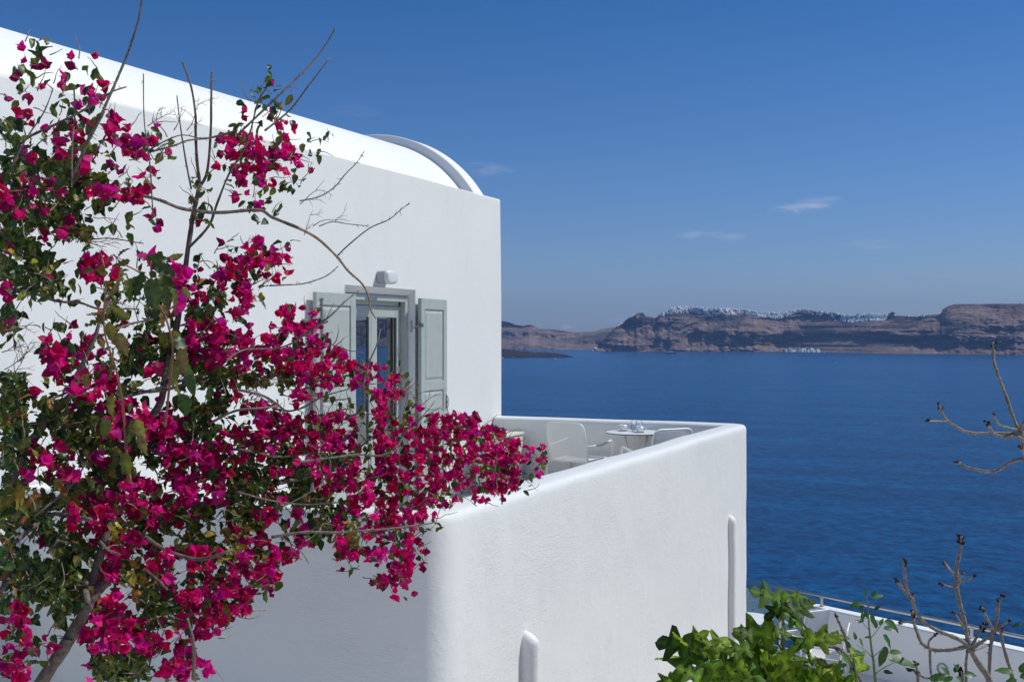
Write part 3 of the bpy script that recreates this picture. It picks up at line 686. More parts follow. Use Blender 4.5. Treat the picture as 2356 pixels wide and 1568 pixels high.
# ------------------------------------------------------------------ terrace: floor, rounded parapet
TT = -.994
mb = MB(); mb.box((WX + .004, 5.66, FLR - .3), (-3.18, 12.80, FLR)); tag(mb.build('terrace_floor', M['floorw']), kind='structure')
cl = rounded([(-6.12, 5.684, 0), (-3.13, 5.684, 0), (-3.13, 12.9, 0), (-6.12, 12.9, 0)], [0, .12, .10, 0], 10)
pl = []
for a_, c_ in zip(cl, cl[1:]):
    n = max(1, int((c_ - a_).length / .05))
    for k in range(n): pl.append(a_.lerp(c_, k / n))
pl.append(cl[-1])
prof = [(.13, -9), (.13, -7), (.13, -5.5), (.13, -4.6)] + [(.13, z) for z in np.arange(-4.1, TT - .12, .11)]
prof += [(.13 - .0, TT - .065), (.127, TT - .038), (.117, TT - .018), (.099, TT - .005), (.07, TT), (0, TT + .002), (-.07, TT), (-.099, TT - .005), (-.117, TT - .018), (-.127, TT - .038), (-.13, TT - .07)]
prof += [(-.13, z) for z in np.arange(TT - .2, FLR - .2, -.11)]
mb = MB(); npf = len(prof)
for i, p in enumerate(pl):
    t = (pl[min(i + 1, len(pl) - 1)] - pl[max(i - 1, 0)]).normalized(); nr = Vector((t.y, -t.x, 0))   # outward
    for o_, z in prof:
        q = p + nr * o_ + Vector((0, 0, z)); w = noise.fractal(q * 1.6, 1, 2, 3) * .007 + noise.noise(q * 9) * .0022
        zz = noise.noise(Vector((q.x * 1.4, q.y * 1.4, 3))) * .007 if z > TT - .12 else 0
        sg = 1 if o_ > 0.06 else (-1 if o_ < -.06 else 0)
        mb.v.append(tuple(q + nr * w * sg + Vector((0, 0, zz)))); mb.t.append((1, 1, 1))
mb.f = [(i * npf + j, (i + 1) * npf + j, (i + 1) * npf + j + 1, i * npf + j + 1) for i in range(len(pl) - 1) for j in range(npf - 1)]; mb.m = [0] * len(mb.f)
pw = empty('terrace_wall', (-3.13, 9, FLR), 0, 'thick white plastered parapet with rounded top enclosing the terrace', 'wall')
Mi = inv(pw); mb.v = [tuple(Mi @ Vector(v)) for v in mb.v]; mb.build('parapet', M['parapet'], pw, smooth=True)
for (y, top, pj) in ((6.735, -1.885, .10), (12.085, -1.90, .07)):
    b = MB(); secs = []
    for z, s in [(top, .15), (top - .012, .55), (top - .035, .85), (top - .07, 1.0), (top - .11, 1.02)] + [(top - .11 - k * .15, 1.0) for k in range(1, 46)]:
        ring = []
        for k in range(11):
            a = math.pi * k / 10; x = -3.003 + pj * (math.sin(a) ** .8) * (s if s < 1 else 1) - (.0 if s >= 1 else .0); yy = y - .058 * math.cos(a) * s
            nn = noise.noise(Vector((x * 9, yy * 9, z * 7))) * .005
            ring.append((x + nn, yy + nn, z - .05 * (x + 3.0) * (3 if s < 1 else 0)))
        ring.append((-3.06, y + .05 * s, z)); ring.append((-3.06, y - .05 * s, z)); secs.append(ring)
    loft(b, secs); b.v = [tuple(Mi @ Vector(v)) for v in b.v]; b.build('pipe_cover', M['parapet'], pw, smooth=True)
# low cream kerb by the far parapet
mb = MB(); mb.box((-6.05, 12.45, FLR + .002), (-4.6, 12.76, FLR + .10), bev=.012); tag(mb.build('low_kerb', M['cream']), 'low cream kerb along the foot of the far parapet', 'kerb')

# air conditioner
ac = empty('air_conditioner', (-5.81, 12.29, FLR + .08), R(90), 'cream outdoor air conditioning unit in the terrace corner', 'air conditioner')
b = MB(); b.box((-.31, -.15, .03), (.36, .15, .58), bev=.012); b.build('case', M['acw'], ac)
b = MB(); b.box((-.325, -.165, .585), (.375, .165, .615), bev=.008); b.build('lid', M['acw'], ac)
b = MB(); b.lathe([(.001, 0), (.235, 0), (.235, .004), (.001, .004)], (0, 0, 0), 32, M=Matrix.Translation((-.03, -.151, .31)) @ Matrix.Rotation(R(90), 4, 'X')); b.build('fan_opening', M['black'], ac)
b = MB()
for k in range(-8, 9):
    hh = math.sqrt(max(0, .24 ** 2 - (k * .029) ** 2)); b.tube([(-.03 + k * .029, -.166, .31 - hh), (-.03 + k * .029, -.166, .31 + hh)], .0035, 4); b.tube([(-.03 - hh, -.162, .31 + k * .029), (-.03 + hh, -.162, .31 + k * .029)], .0035, 4)
b.build('grille', M['acw'], ac)
cu = bpy.data.curves.new('mark', 'FONT'); cu.body = 'B'; cu.size = .07; cu.extrude = .001
to = bpy.data.objects.new('mark', cu); col.objects.link(to); dg = bpy.context.evaluated_depsgraph_get(); mm = bpy.data.meshes.new_from_object(to.evaluated_get(dg)); bpy.data.objects.remove(to)
mm.materials.clear(); mm.materials.append(M['logo']); to = bpy.data.objects.new('printed_mark', mm); col.objects.link(to); to.parent = ac; to.location = (.27, -.153, .44); to.rotation_euler = (R(90), 0, 0)
b = MB(); b.box((-.28, -.14, -.075), (-.22, .14, .03), bev=.004); b.build('foot', M['dark'], ac); b = MB(); b.box((.26, -.14, -.075), (.32, .14, .03), bev=.004); b.build('foot', M['dark'], ac)

# ------------------------------------------------------------------ furniture
def make_chair(lab):
    """metal armchair, faces +Y locally"""
    r = empty('armchair', (0, 0, 0), 0, lab, 'chair', 'white mesh armchairs on the upper terrace'); tr = .0125
    hw, sy, sh, bh = .25, .22, .44, .86
    b = MB(); b.tube(rounded([(-hw, -sy, sh - .02), (-hw, -sy - .10, bh), (hw, -sy - .10, bh), (hw, -sy, sh - .02)], .09, 6), tr, 8); b.build('back_frame', M['white'], r, True)
    b = MB(); b.tube(rounded([(-hw, -sy, sh - .02), (-hw, sy, sh), (hw, sy, sh), (hw, -sy, sh - .02), (-hw, -sy, sh - .02)], .05, 5), tr, 8); b.build('seat_frame', M['white'], r, True)
    def mesh_panel(fn, nu, nv, ru, rv):
        m = MB(); th = .0040
        for fam in (1, -1):
            for k in range(-nv, nu + nv):
                pts = []
                for q in range(nv + 1):
                    u = (k + q * fam * 1.0 + (0 if fam == 1 else nv)) ; 
                    if 0 <= u <= nu: pts.append(fn(u / nu, q / nv))
                if len(pts) > 1: m.tube(pts, th, 3, cap=False)
        return m
    def bk(u, v):
        w = 1 - .12 * max(0, (v - .8) / .2) ** 2; x = (u * 2 - 1) * (hw - .008) * w; z = sh - .01 + v * (bh - sh + .0); return Vector((x, -sy - .10 * v - .012 * math.sin(v * 3.14) - .01 * (1 - (2 * u - 1) ** 2), z))
    mesh_panel(bk, 26, 24, 0, 0).build('back_mesh', M['white'], r)
    def st(u, v): return Vector(((u * 2 - 1) * (hw - .008), -sy + v * 2 * sy, sh - .012 - .018 * (1 - (2 * u - 1) ** 2) + .01 * v))
    mesh_panel(st, 26, 24, 0, 0).build('seat_mesh', M['white'], r)
    for s in (-1, 1):
        b = MB(); b.tube(rounded([(s * hw, -sy + .02, sh - .02), (s * (hw + .035), -sy - .02, sh - .06), (s * (hw + .05), -sy - .06, 0)], .04, 4), tr, 8); b.build('leg', M['white'], r, True)
        b = MB(); b.tube(rounded([(s * (hw + .045), sy + .05, 0), (s * (hw + .045), sy + .01, .645), (s * (hw + .05), -.02, .60), (s * hw, -sy - .055, .60)], [0, .035, .05, 0], 5), tr, 8); b.build('leg', M['white'], r, True)
        b = MB(); b.tube([(s * hw, sy - .03, sh - .005), (s * (hw + .045), sy + .012, sh - .02)], .009, 6); b.build('bracket', M['white'], r)
    return r
def put(o, p, rz_): o.location = p; o.rotation_euler = (0, 0, rz_)
ch = make_chair('white mesh armchair left of the bistro table, back to us'); 
q = at(1301, 900, 13.08); put(ch, (q.x + .30 * math.sin(R(11)), q.y + .30 * math.cos(R(11)), FLR), R(-11))
ch2 = copy_tree(ch); ch2['label'] = 'white mesh armchair right of the bistro table, half hidden by the parapet'
q = at(1548, 900, 12.2); put(ch2, (q.x - .30 * math.sin(R(53)), q.y + .30 * math.cos(R(53)), FLR), R(53))
TBL = Vector((-4.02, 11.85, FLR)); TBL = at_z(2387 / 1.63, 1619 / 1.63, -1.085); TZ = -1.085; TBL.z = FLR
tb = empty('bistro_table', TBL, R(20), 'round white bistro table with thin black edge set for coffee', 'table')
b = MB(); hT = TZ - FLR
b.lathe([(.001, hT - .012), (.338, hT - .012), (.342, hT - .010), (.342, hT - .003), (.34, hT - .002)], seg=64, mi=0); b.build('table_edge', M['black'], tb)
b = MB(); b.lathe([(.001, hT - .0025), (.341, hT - .0025), (.341, hT), (.001, hT)], seg=64); b.build('table_top', M['laminate'], tb)
for k in range(4):
    a = R(45 + 90 * k); c_, s_ = math.cos(a), math.sin(a); b = MB(); b.tube(rounded([(.27 * c_, .27 * s_, 0), (.08 * c_, .08 * s_, .36), (.19 * c_, .19 * s_, hT - .014)], .05, 4), .011, 8); b.build('leg', M['white'], tb, True)
b = MB(); b.lathe([(.07, .352), (.092, .352), (.092, .368), (.07, .368)], seg=20); b.build('ring', M['white'], tb)
def cup(p, rz_, lab):
    r = empty('coffee_cup', p, rz_, lab, 'cup', 'coffee cups on the bistro table')
    b = MB(); b.lathe([(.001, .010), (.026, .010), (.036, .018), (.0415, .035), (.0425, .070), (.040, .070), (.039, .036), (.034, .020), (.001, .016)], seg=28); b.build('bowl', M['china'], r, True)
    b = MB(); b.tube(rounded([(.040, 0, .060), (.072, 0, .060), (.068, 0, .028), (.038, 0, .028)], .018, 5), .0045, 8); b.build('handle', M['china'], r, True)
    b = MB(); b.lathe([(.001, .058), (.0395, .058), (.0395, .059), (.001, .059)], seg=24); b.build('coffee', M['coffee'], r)
    return r
def saucer(p, lab):
    b = MB(); b.lathe([(.001, 0), (.04, 0), (.055, .006), (.076, .014), (.078, .016), (.072, .016), (.052, .009), (.001, .008)], seg=32); o = b.build('saucer', M['china'], smooth=True, loc=p); tag(o, lab, 'saucer', 'saucers on the bistro table')
def on_table(px, py): q = at_z(px / 1.63, py / 1.63, TZ); return q
c1 = TBL + (FW * .17 - RT * .135); c1.z = TZ + .0005; c2 = TBL + (-FW * .05 + RT * .03); c2.z = TZ + .0005
saucer(c1, 'white saucer under the farther coffee cup'); cup(c1 + Vector((0, 0, -.001)), TH + R(185), 'white coffee cup with its handle to the left, farther back on the table')
saucer(c2, 'white saucer under the front coffee cup'); cup(c2 + Vector((0, 0, -.001)), TH + R(-20), 'white coffee cup with its handle to the right, in front of the glasses')
def tumbler(p, lab):
    r = empty('water_glass', p, 0, lab, 'glass', 'stemless water glasses on the bistro table')
    b = MB(); outer = [(.001, .001), (.022, .001), (.033, .012), (.0415, .035), (.043, .055), (.040, .085), (.034, .125)]; inner = [(.0325, .125), (.0385, .085), (.0412, .055), (.0395, .036), (.031, .015), (.001, .008)]
    b.lathe(outer + [(.0335, .1255)], seg=28, open_=True); b.build('bowl', M['glass'], r, True)
    b = MB(); b.lathe([(.001, .0085), (.030, .0155), (.039, .0365), (.0408, .055), (.0405, .062), (.001, .062)], seg=28); b.build('water', M['water_in'], r, True)
    for k in range(3):
        a = k * 2.1 + p.x * 9; b = MB(); b.box((-.011, -.011, -.011), (.011, .011, .011), bev=.003, M=Matrix.Translation((.015 * math.cos(a), .015 * math.sin(a), .062 + .012 * k)) @ Matrix.Rotation(a, 4, 'X') @ Matrix.Rotation(a, 4, 'Y')); b.build('ice_cube', M['ice'], r)
g1 = TBL + (FW * .16 - RT * .01); g1.z = TZ + .0005; g2 = TBL + (FW * .09 + RT * .04); g2.z = TZ + .0005
tumbler(g1, 'iced water glass standing behind the other glass, farther left'); tumbler(g2, 'iced water glass just behind the front coffee cup')
b = MB(); pth = [(-.06, 0, .003), (.03, 0, .003)]; b.tube(pth, [.0025, .002], 6); b.lathe([(.001, 0), (.010, .001), (.013, .003), (.001, .002)], (-.07, 0, .001), 12)
sp = b.build('teaspoon', M['metal'], loc=TBL + RT * -.06 + FW * .08 + Vector((0, 0, TZ - FLR + .0005))); sp.rotation_euler = (0, 0, TH + R(15)); tag(sp, 'small metal teaspoon lying between the two saucers', 'spoon')

# ------------------------------------------------------------------ lower terrace on the right
RZL = -4.05
ra = at(1600, 1337 - 130 * .2045, 4.05 * FP / (1337 - 130 * .2045 - HY)); rb = at(2560, 1465 + 204 * .2045, 4.05 * FP / (1465 + 204 * .2045 - HY))
ldir = (rb - ra); ldir.z = 0; LL = ldir.length; ldir.normalize(); lang = math.atan2(ldir.y, ldir.x)
lin = Vector((-ldir.y, ldir.x, 0)); 
if lin.dot(FW) > 0: lin = -lin              # towards us
LF = -5.06
def LP(s, off, z): return Vector((ra.x, ra.y, 0)) + ldir * s + lin * off + Vector((0, 0, z))
def s_at(px):                                # rail parameter seen at picture column px
    dr = FW + RT * ((px - HX) / FP); A = np.array([[dr.x, -ldir.x], [dr.y, -ldir.y]]); return float(np.linalg.solve(A, np.array([ra.x, ra.y]))[1])
mb = MB(); P4 = [LP(-1.5, .12, LF), LP(LL + 2, .12, LF), LP(LL + 2, 5.5, LF), LP(-1.5, 5.5, LF)]
mb.add([p for p in P4] + [p - Vector((0, 0, .25)) for p in P4], [(0, 1, 2, 3), (7, 6, 5, 4), (0, 4, 5, 1), (1, 5, 6, 2), (2, 6, 7, 3), (3, 7, 4, 0)]); tag(mb.build('lower_terrace_floor', M['floorw']), kind='structure')
s0 = s_at(1868)
lw = empty('low_wall', LP(s0, 0, LF), lang, 'low white plastered wall of the lower terrace under the steel rail', 'wall')
def lbox(b, s1, s2, o1, o2, z1, z2, bev=0): 
    ya, yb = -o1, -o2
    sg = 1 if (Matrix.Rotation(lang, 3, 'Z') @ Vector((0, 1, 0))).dot(lin) > 0 else -1
    b.box((s1, min(o1 * sg, o2 * sg), z1), (s2, max(o1 * sg, o2 * sg), z2), bev=bev)
b = MB(); lbox(b, 0, LL + 2 - s0, -.13, .12, -.30, (-4.215 - LF), bev=.035); o = b.build('body', M['roof'], lw); smooth_sharp(o, 50)
b = MB(); pr_ = [(.075 * math.cos(a), .075 * math.sin(a)) for a in [2 * math.pi * k / 24 for k in range(25)]]
sgn = 1 if (Matrix.Rotation(lang, 3, 'Z') @ Vector((0, 1, 0))).dot(lin) > 0 else -1
sr = s_at(2179) - s0; b.tube([(sr + x, sgn * .13, .36 + z) for x, z in pr_], .014, 8); b.build('ring', M['lamp_grey'], lw)
bl = empty('balustrade', LP(0, 0, LF), lang, 'steel handrail on short posts with glass panels along the lower terrace', 'railing')
b = MB(); b.tube([(-1.5, 0, RZL - LF), (LL + 2, 0, RZL - LF)], .024, 12); b.build('handrail', M['steel'], bl, True)
for px, zb in ((1891, -4.22), (2236, -4.22), (1640, LF)):
    s = s_at(px); b = MB(); b.box((s - .014, -.02, zb - LF), (s + .014, .02, RZL - LF - .02), bev=.004); b.box((s - .03, -.03, zb - LF), (s + .03, .03, zb - LF + .02), bev=.004); b.box((s - .022, -.022, RZL - LF - .045), (s + .022, .022, RZL - LF - .018), bev=.004); b.build('post', M['steel'], bl)
for (sa, sb_) in ((-1.4, s_at(1720) - .02), (s_at(1720), s0 - .06)):
    b = MB(); b.box((sa, -.006, .03), (sb_, .006, RZL - LF - .12)); b.build('glass_panel', M['bal'], bl)
b = MB(); b.box((-1.5, -.05, 0.0), (s0 - .02, .05, .05), bev=.006); b.build('base_channel', M['roof'], bl)
w1 = copy_tree(ch); w1['label'] = 'white metal armchair in front of the low wall on the lower terrace'; w1['group'] = 'white armchairs on the lower terrace'; q = at(1900, 1480, 16.8); put(w1, (q.x, q.y, LF), lang + R(120))
w2 = copy_tree(ch); w2['label'] = 'white metal armchair at the end of the low wall, nearer the glass'; w2['group'] = 'white armchairs on the lower terrace'; q = at(1853, 1470, 17.9); put(w2, (q.x, q.y, LF), lang + R(75))
q = at(1723, 1420, 17.7); t2 = empty('side_table', (q.x, q.y, LF), 0, 'round white table half hidden behind the big wall corner', 'table'); hh = q.z - LF
b = MB(); b.lathe([(.001, hh - .02), (.36, hh - .02), (.365, hh - .01), (.36, hh), (.001, hh)], seg=40); b.build('table_top', M['laminate'], t2)
for k in range(3):
    a = R(30 + 120 * k); b = MB(); b.tube([(.3 * math.cos(a), .3 * math.sin(a), 0), (.03 * math.cos(a + .5), .03 * math.sin(a + .5), hh * .5), (.2 * math.cos(a + .9), .2 * math.sin(a + .9), hh - .02)], .011, 8); b.build('leg', M['white'], t2)
#PLANTS
# ------------------------------------------------------------------ plants
def depth_b(px): return 3.9 + 1.8 * max(0, min(1.05, px * 1.63 / 2000))      # px in 2356 units: the bush reaches away from us to the right
FWv = FW
def rvec(rg): 
    while True:
        v = Vector((rg.uniform(-1, 1), rg.uniform(-1, 1), rg.uniform(-1, 1)))
        if .05 < v.length < 1: return v.normalized()
def blade(mb, base, d, n, L, W, curl=.2, fold=.25, seg=4, tip=.42, wav=0, rg=rnd, petiole=0):
    d = d.normalized(); n = (n - d * n.dot(d)); n = n.normalized() if n.length > 1e-3 else d.orthogonal().normalized(); s = d.cross(n)
    vs_ = []
    for i in range(seg + 1):
        t = i / seg
        w = W * (math.sin(math.pi * min(1, (t * .96 + .04)) ** .75) ** .85) if 0 < i < seg else W * (.12 if i == 0 else .02)
        c = base + d * (L * t * (1 - .12 * abs(curl) * t)) - n * (curl * L * t * t); wv = wav * W * math.sin(i * 2.4 + base.x * 90)
        vs_ += [c - s * w + n * (fold * w + wv), c, c + s * w + n * (fold * w - wv)]
    fs = []
    for i in range(seg):
        k = i * 3; fs += [(k, k + 1, k + 4, k + 3), (k + 1, k + 2, k + 5, k + 4)]
    mb.add(vs_, fs)
    if mb.tint[1] > .02:      # leaves: paler midrib
        for i in range(seg + 1): mb.t[-(3 * (seg + 1)) + 3 * i + 1] = tuple(c_ * 1.5 for c_ in mb.tint)
def jit(c, rg, a=.15, hue=.08):
    f = 1 + rg.uniform(-a, a); return tuple(max(.002, x * f * (1 + rg.uniform(-hue, hue))) for x in c)
LEAFC = [(.018, .042, .008), (.030, .065, .010), (.012, .030, .007), (.050, .085, .012), (.085, .095, .014), (.035, .072, .018), (.11, .10, .016)]
YELC = [(.30, .24, .035), (.24, .22, .04), (.34, .16, .05), (.26, .11, .045), (.20, .20, .04)]
PETC = [(.60, .004, .165), (.56, .004, .125), (.70, .010, .26), (.46, .005, .22), (.52, .003, .075), (.36, .003, .09), (.27, .002, .07)]
def flower(pm, sm, p, rg, s=1.0, tint=None):
    ax = (-FW * .55 + rvec(rg) * .9 + Vector((0, 0, .15))).normalized(); o = ax.orthogonal().normalized(); b = ax.cross(o); a0 = rg.uniform(0, 6.28); base = p - ax * .008
    tc = tint or rg.choice(PETC); op = rg.uniform(.45, 1.15)
    for k in range(3):
        a = a0 + k * 2.094 + rg.uniform(-.2, .2); rad = o * math.cos(a) + b * math.sin(a); ph = op * rg.uniform(.85, 1.15)
        dr = ax * math.cos(ph) + rad * math.sin(ph); nn = ax * math.sin(ph) - rad * math.cos(ph)
        pm.tint = jit(tc, rg, .16, .06); blade(pm, base, dr, nn, .039 * s * rg.uniform(.85, 1.12), .0155 * s * rg.uniform(.9, 1.1), rg.uniform(-.25, .15), rg.uniform(.15, .5), 4, wav=.12)
    if rg.random() < .22:
        c = base + ax * .024; 
        for k in range(5):
            a = k * 1.2566 + a0; r1 = (o * math.cos(a) + b * math.sin(a)) * .0042; r2 = (o * math.cos(a + .63) + b * math.sin(a + .63)) * .0018; r3 = (o * math.cos(a - .63) + b * math.sin(a - .63)) * .0018
            sm.add([c, c + r3, c + r1 + ax * .001, c + r2], [(0, 1, 2, 3)])
        sm.tube([base, c], .0012, 4, cap=False)
def leafy(lm, p, rg, s=1.0, pal=LEAFC, down=.55):
    d = (rvec(rg) + Vector((0, 0, -down)) - FW * .15).normalized(); n = (rvec(rg) * .7 + Vector((0, 0, .8))).normalized()
    lm.tint = jit(rg.choice(pal), rg, .25, .1); L = .046 * s * rg.uniform(.7, 1.25)
    blade(lm, p - d * L * .5, d, n, L, L * rg.uniform(.27, .34), rg.uniform(-.1, .45), rg.uniform(.1, .5), 4, wav=.18)

ROWS = {}
def setrow(r, s, c0=0):
    for i, ch_ in enumerate(s):
        if ch_ not in ' ': ROWS[(r, c0 + i)] = ch_
L18 = """1 .fss..............
2 .fmf.f.f..........
3 .ms.ffss..........
4 .ssffsmf..........
5 fsf.ssmm..........
6 .mf.ssssf.........
7 LsffmmmsFf.f......
8 ssssmmmsmFFms.....
9 sLmsFmLmsfFss.....
10 LLLLLLMsff.f......
11 MMMMLMLLssff..ss..
12 FMMMMLMFFFFf..ss.f
13 FLMMLLsLs.f...ss..
14 LMLLLMs..s.f..ss..
15 LLsmMMLsss.f......
16 FLLs..s.........fs
17 LsLLs.FFf.sms.s.ff
18 LLLLssFFmsss.FsfFF
19 mLLLLss.yssLsFmmmm
20 msssss.sLssLsFmmLf
21 Ls.....mLssLssLLsm
22 Ms.ssf..sfsLssFFF.
23 ss.fsfFfssLmLLFFFF
24 ...FFFFfsLLLLMFFFm
25 ...fFmmFsLMFLLLMMM
26 LL.smmFFFssssssLLM
27 LLmssFFmms.f.s.smm
28 LLsLLmLmFFf.fsLLms
29 LLsLLLLLMFFFFFLLms
30 LLssLLLLMMFFFFLLmF
31 LMmsFLLMLMLMFFFFFM
32 LLmFLfLFLLsLMFFFFF
33 sLmmFFsLMLssMFFMFF
34 yyssyLLMLFFFsFFmFF
35 yyyLyyFFFFFFMFMmFM
36 yyLLsMFFFYyFFLMLsL
37 ysLLsymFyyyFLmLssm
38 yssLLysmyFML.sLLsy
39 LLs.LLLsFFsFFFFFFy
40 LLLLLLsmFyyFF.mFMm
41 LLLLLLLFFyyyFsMFFF
42 sLLLLLL.FfyLmFFFFM
43 LFssLL.FFfsLLLFFFF
44 fFs.LsfFFFFLmFmFFF
45 mmffs.FmFFFmffFff.
46 ffFf..fFFFFFfFf...
47 mFss..fLLLLsfFFf..
48 mF....fLLLLsFFff.."""
for ln in L18.split('\n'):
    r, s_ = ln.split(); setrow(int(r), s_)
for r, c0, s_ in ((3, 20, 's'), (4, 19, 'ss'), (5, 18, 'ssss'), (6, 18, 'fsms'), (7, 17, 's.sff'), (8, 16, 'FFFfsf.ss'), (9, 16, 'fFFFFFfs'), (10, 16, 'fmFFmfff'), (11, 16, '.smFfss'), (12, 17, 'ffsss'), (13, 18, 'sfs'), (14, 19, 's'),
    (16, 18, 'fFff'), (17, 18, 'FFFf'), (18, 18, 'Fmff'), (19, 18, 'Fs'), (20, 18, 'Fs'), (21, 18, 'f..Fff'), (22, 18, 'f.fFFFf'), (23, 18, 'FfFsFFm'), (24, 18, 'FFFFFFmF'), (25, 18, 'mmmFFFFFFmfs'),
    (26, 18, 'LLsLmFFmFmfFs'), (27, 18, 's..sFfs..sFFf'), (28, 16, 'LsFFm.f..sssF.sf'), (29, 16, 'sssFFFmFFFmsFmmsFFFF'), (30, 16, 'mFmFFFFFFFmsFmFFFFFFFF'), (31, 16, 'FmMFMMFFmFFsFFmFFmmFFFFff'),
    (32, 16, 'FmMmLLmFLLMsFFFmFMFFFFFmm'), (33, 16, 'FLMLMmLMFFFmFFFmFmFmMMFsf'), (34, 16, 'FLLLmsLmFFFFmFMmFmmmFFFs'), (35, 16, 'FLLmLLLLLsFFFFsFFmffff'), (36, 16, 'sLLFFsFsLMFsFFFFf'),
    (37, 16, 'sFyyfmmLLmymFFmss'), (38, 16, 'syFFfsFLsFymmmFf'), (39, 16, 'yyFyFFf..FFFFmFf'), (40, 16, 'mmFFFf...fs.fFFf'), (41, 16, 'FFsFF......fFFF'), (42, 16, 'FFFsf........ff'), (43, 16, 'FFF'), (44, 16, 'Ff')):
    setrow(r, s_, c0)
boug = empty('bougainvillea', at(60, 1700, 3.9), 0, 'big sprawling bougainvillea with magenta flowers in front of the white house', 'bougainvillea')
Bi = inv(boug)
def bpart(mb, name, mats, smooth=False, tint=False, parent=None):
    mb.v = [tuple(Bi @ Vector(v)) for v in mb.v]; return mb.build(name, mats, parent or boug, smooth, tint)
brg = random.Random(5)
lm = MB(); sm = MB(); tw = MB(); fls = []
for (r, c), k in sorted(ROWS.items()):
    if k == '.': continue
    x0 = c * 50 / 1.63; y0 = (100 + r * 50) / 1.63; cs = 50 / 1.63; dd = depth_b(x0 + cs / 2); q = (dd / 4.0) ** 2
    nf = {'f': 1.1, 'F': 8.0, 'm': 2.2, 'M': 2.5, 's': 0.02, 'L': .06, 'y': .12, 'Y': .7}[k] * q
    nl_ = {'f': .4, 'F': 5.0, 'm': 3.4, 'M': 15.0, 's': 2.1, 'L': 25, 'y': 14.0, 'Y': 9}[k] * q
    isl = all(ROWS.get((r + a, c + b), '.') in '.s' for a, b in ((0, 1), (1, 0), (0, -1), (-1, 0)))
    if k == 'f' and nf < 1: nf = 1
    nf = int(nf) + (brg.random() < nf % 1); nl_ = int(nl_) + (brg.random() < nl_ % 1)
    nc = 1 if nf < 4 else (2 if nf < 7 else 3); ccs = [(brg.uniform(.25, .75), brg.uniform(.25, .75), brg.uniform(-.34, .18)) for _ in range(nc)]
    for fi in range(nf):
        cc = ccs[fi % nc]; x = x0 + cs * min(.95, max(.05, brg.gauss(cc[0], .17))); y = y0 + cs * min(.95, max(.05, brg.gauss(cc[1], .17))); d = dd + cc[2] + brg.uniform(-.05, .05)
        fls.append((at(x, y, d), brg.uniform(.7, 1.12) * (.90 if dd > 4.9 else .98), d - .45 * (k == 'f'), None))
    for _ in range(nl_):
        x = x0 + cs * brg.uniform(.02, .98); y = y0 + cs * brg.uniform(.02, .98); d = dd + brg.uniform(-.25, .42 if k not in 'LMyF' else .85)
        pal = YELC if (k in 'yY' and brg.random() < .55) else (YELC if brg.random() < .03 else LEAFC)
        leafy(lm, at(x, y, d), brg, (1.0 if dd < 5 else .92) * (1.15 if k in 'yY' else 1), pal)
    if brg.random() < .75:
        x = x0 + cs * brg.random(); y = y0 + cs * brg.random(); a = brg.uniform(-2.6, .4); ln_ = brg.uniform(20, 60); pts = []
        n_ = 4; d = dd + brg.uniform(-.3, .3)
        for q_ in range(n_ + 1): pts.append(at(x, y, d)); x += math.cos(a) * ln_ / n_; y += math.sin(a) * ln_ / n_; a += brg.uniform(-.45, .45); d += brg.uniform(-.03, .03)
        tw.tube(pts, [.0024, .0022, .0018, .0014, .0009], 5)
# sprays of fine twigs and thorns beyond the foliage
def twigs(x, y, a, ln_, d, rg, depth=0, r0=.0022):
    n_ = 5; pts = []; rr = []; forks = []
    for q_ in range(n_ + 1):
        pts.append(at(x, y, d)); rr.append(r0 * (1 - .7 * q_ / n_)); 
        if 0 < q_ < n_ and rg.random() < .55 and depth < 2: forks.append((x, y, a + rg.choice((-1, 1)) * rg.uniform(.5, 1.0)))
        x += math.cos(a) * ln_ / n_; y += math.sin(a) * ln_ / n_; a += rg.uniform(-.35, .35); d += rg.uniform(-.02, .02)
    tw.tube(pts, rr, 5)
    for fx, fy, fa in forks: twigs(fx, fy, fa, ln_ * rg.uniform(.35, .6), d, rg, depth + 1, r0 * .7)
for (x, y, a, ln_) in ((125, 1000, -.2, 60), (10, 850, -.5, 90), (20, 880, -1.1, 90), (5, 810, -.3, 70), (40, 870, -2, 60), (130, 850, -1.7, 60), (150, 870, -2.2, 50), (10, 760, -.2, 80), (220, 660, .3, 90), (200, 560, -.3, 80), (215, 500, .2, 60), (340, 290, -.6, 60), (400, 300, -1.0, 60), (365, 375, -1.3, 70),
        (430, 300, -.9, 80), (560, 560, 0, 40), (690, 470, -.7, 80), (700, 540, -1.2, 60), (720, 520, -.6, 90), (520, 610, -1.5, 50), (600, 660, -.8, 60), (640, 900, -.2, 130), (600, 870, .1, 120), (560, 900, -.2, 90), (690, 930, -.5, 90), (900, 880, -1.0, 60), (930, 940, -1.2, 70), (960, 940, -.7, 60), (1000, 1080, .2, 60),
        (1200, 1100, .4, 50), (900, 930, -.6, 90), (880, 960, -.9, 90), (540, 1080, -.6, 80), (640, 1060, -.7, 100), (700, 1000, -.4, 80), (330, 460, .6, 60), (45, 830, -.8, 60)):
    twigs(x, y, a, ln_, depth_b(x) + brg.uniform(-.25, .1), brg)

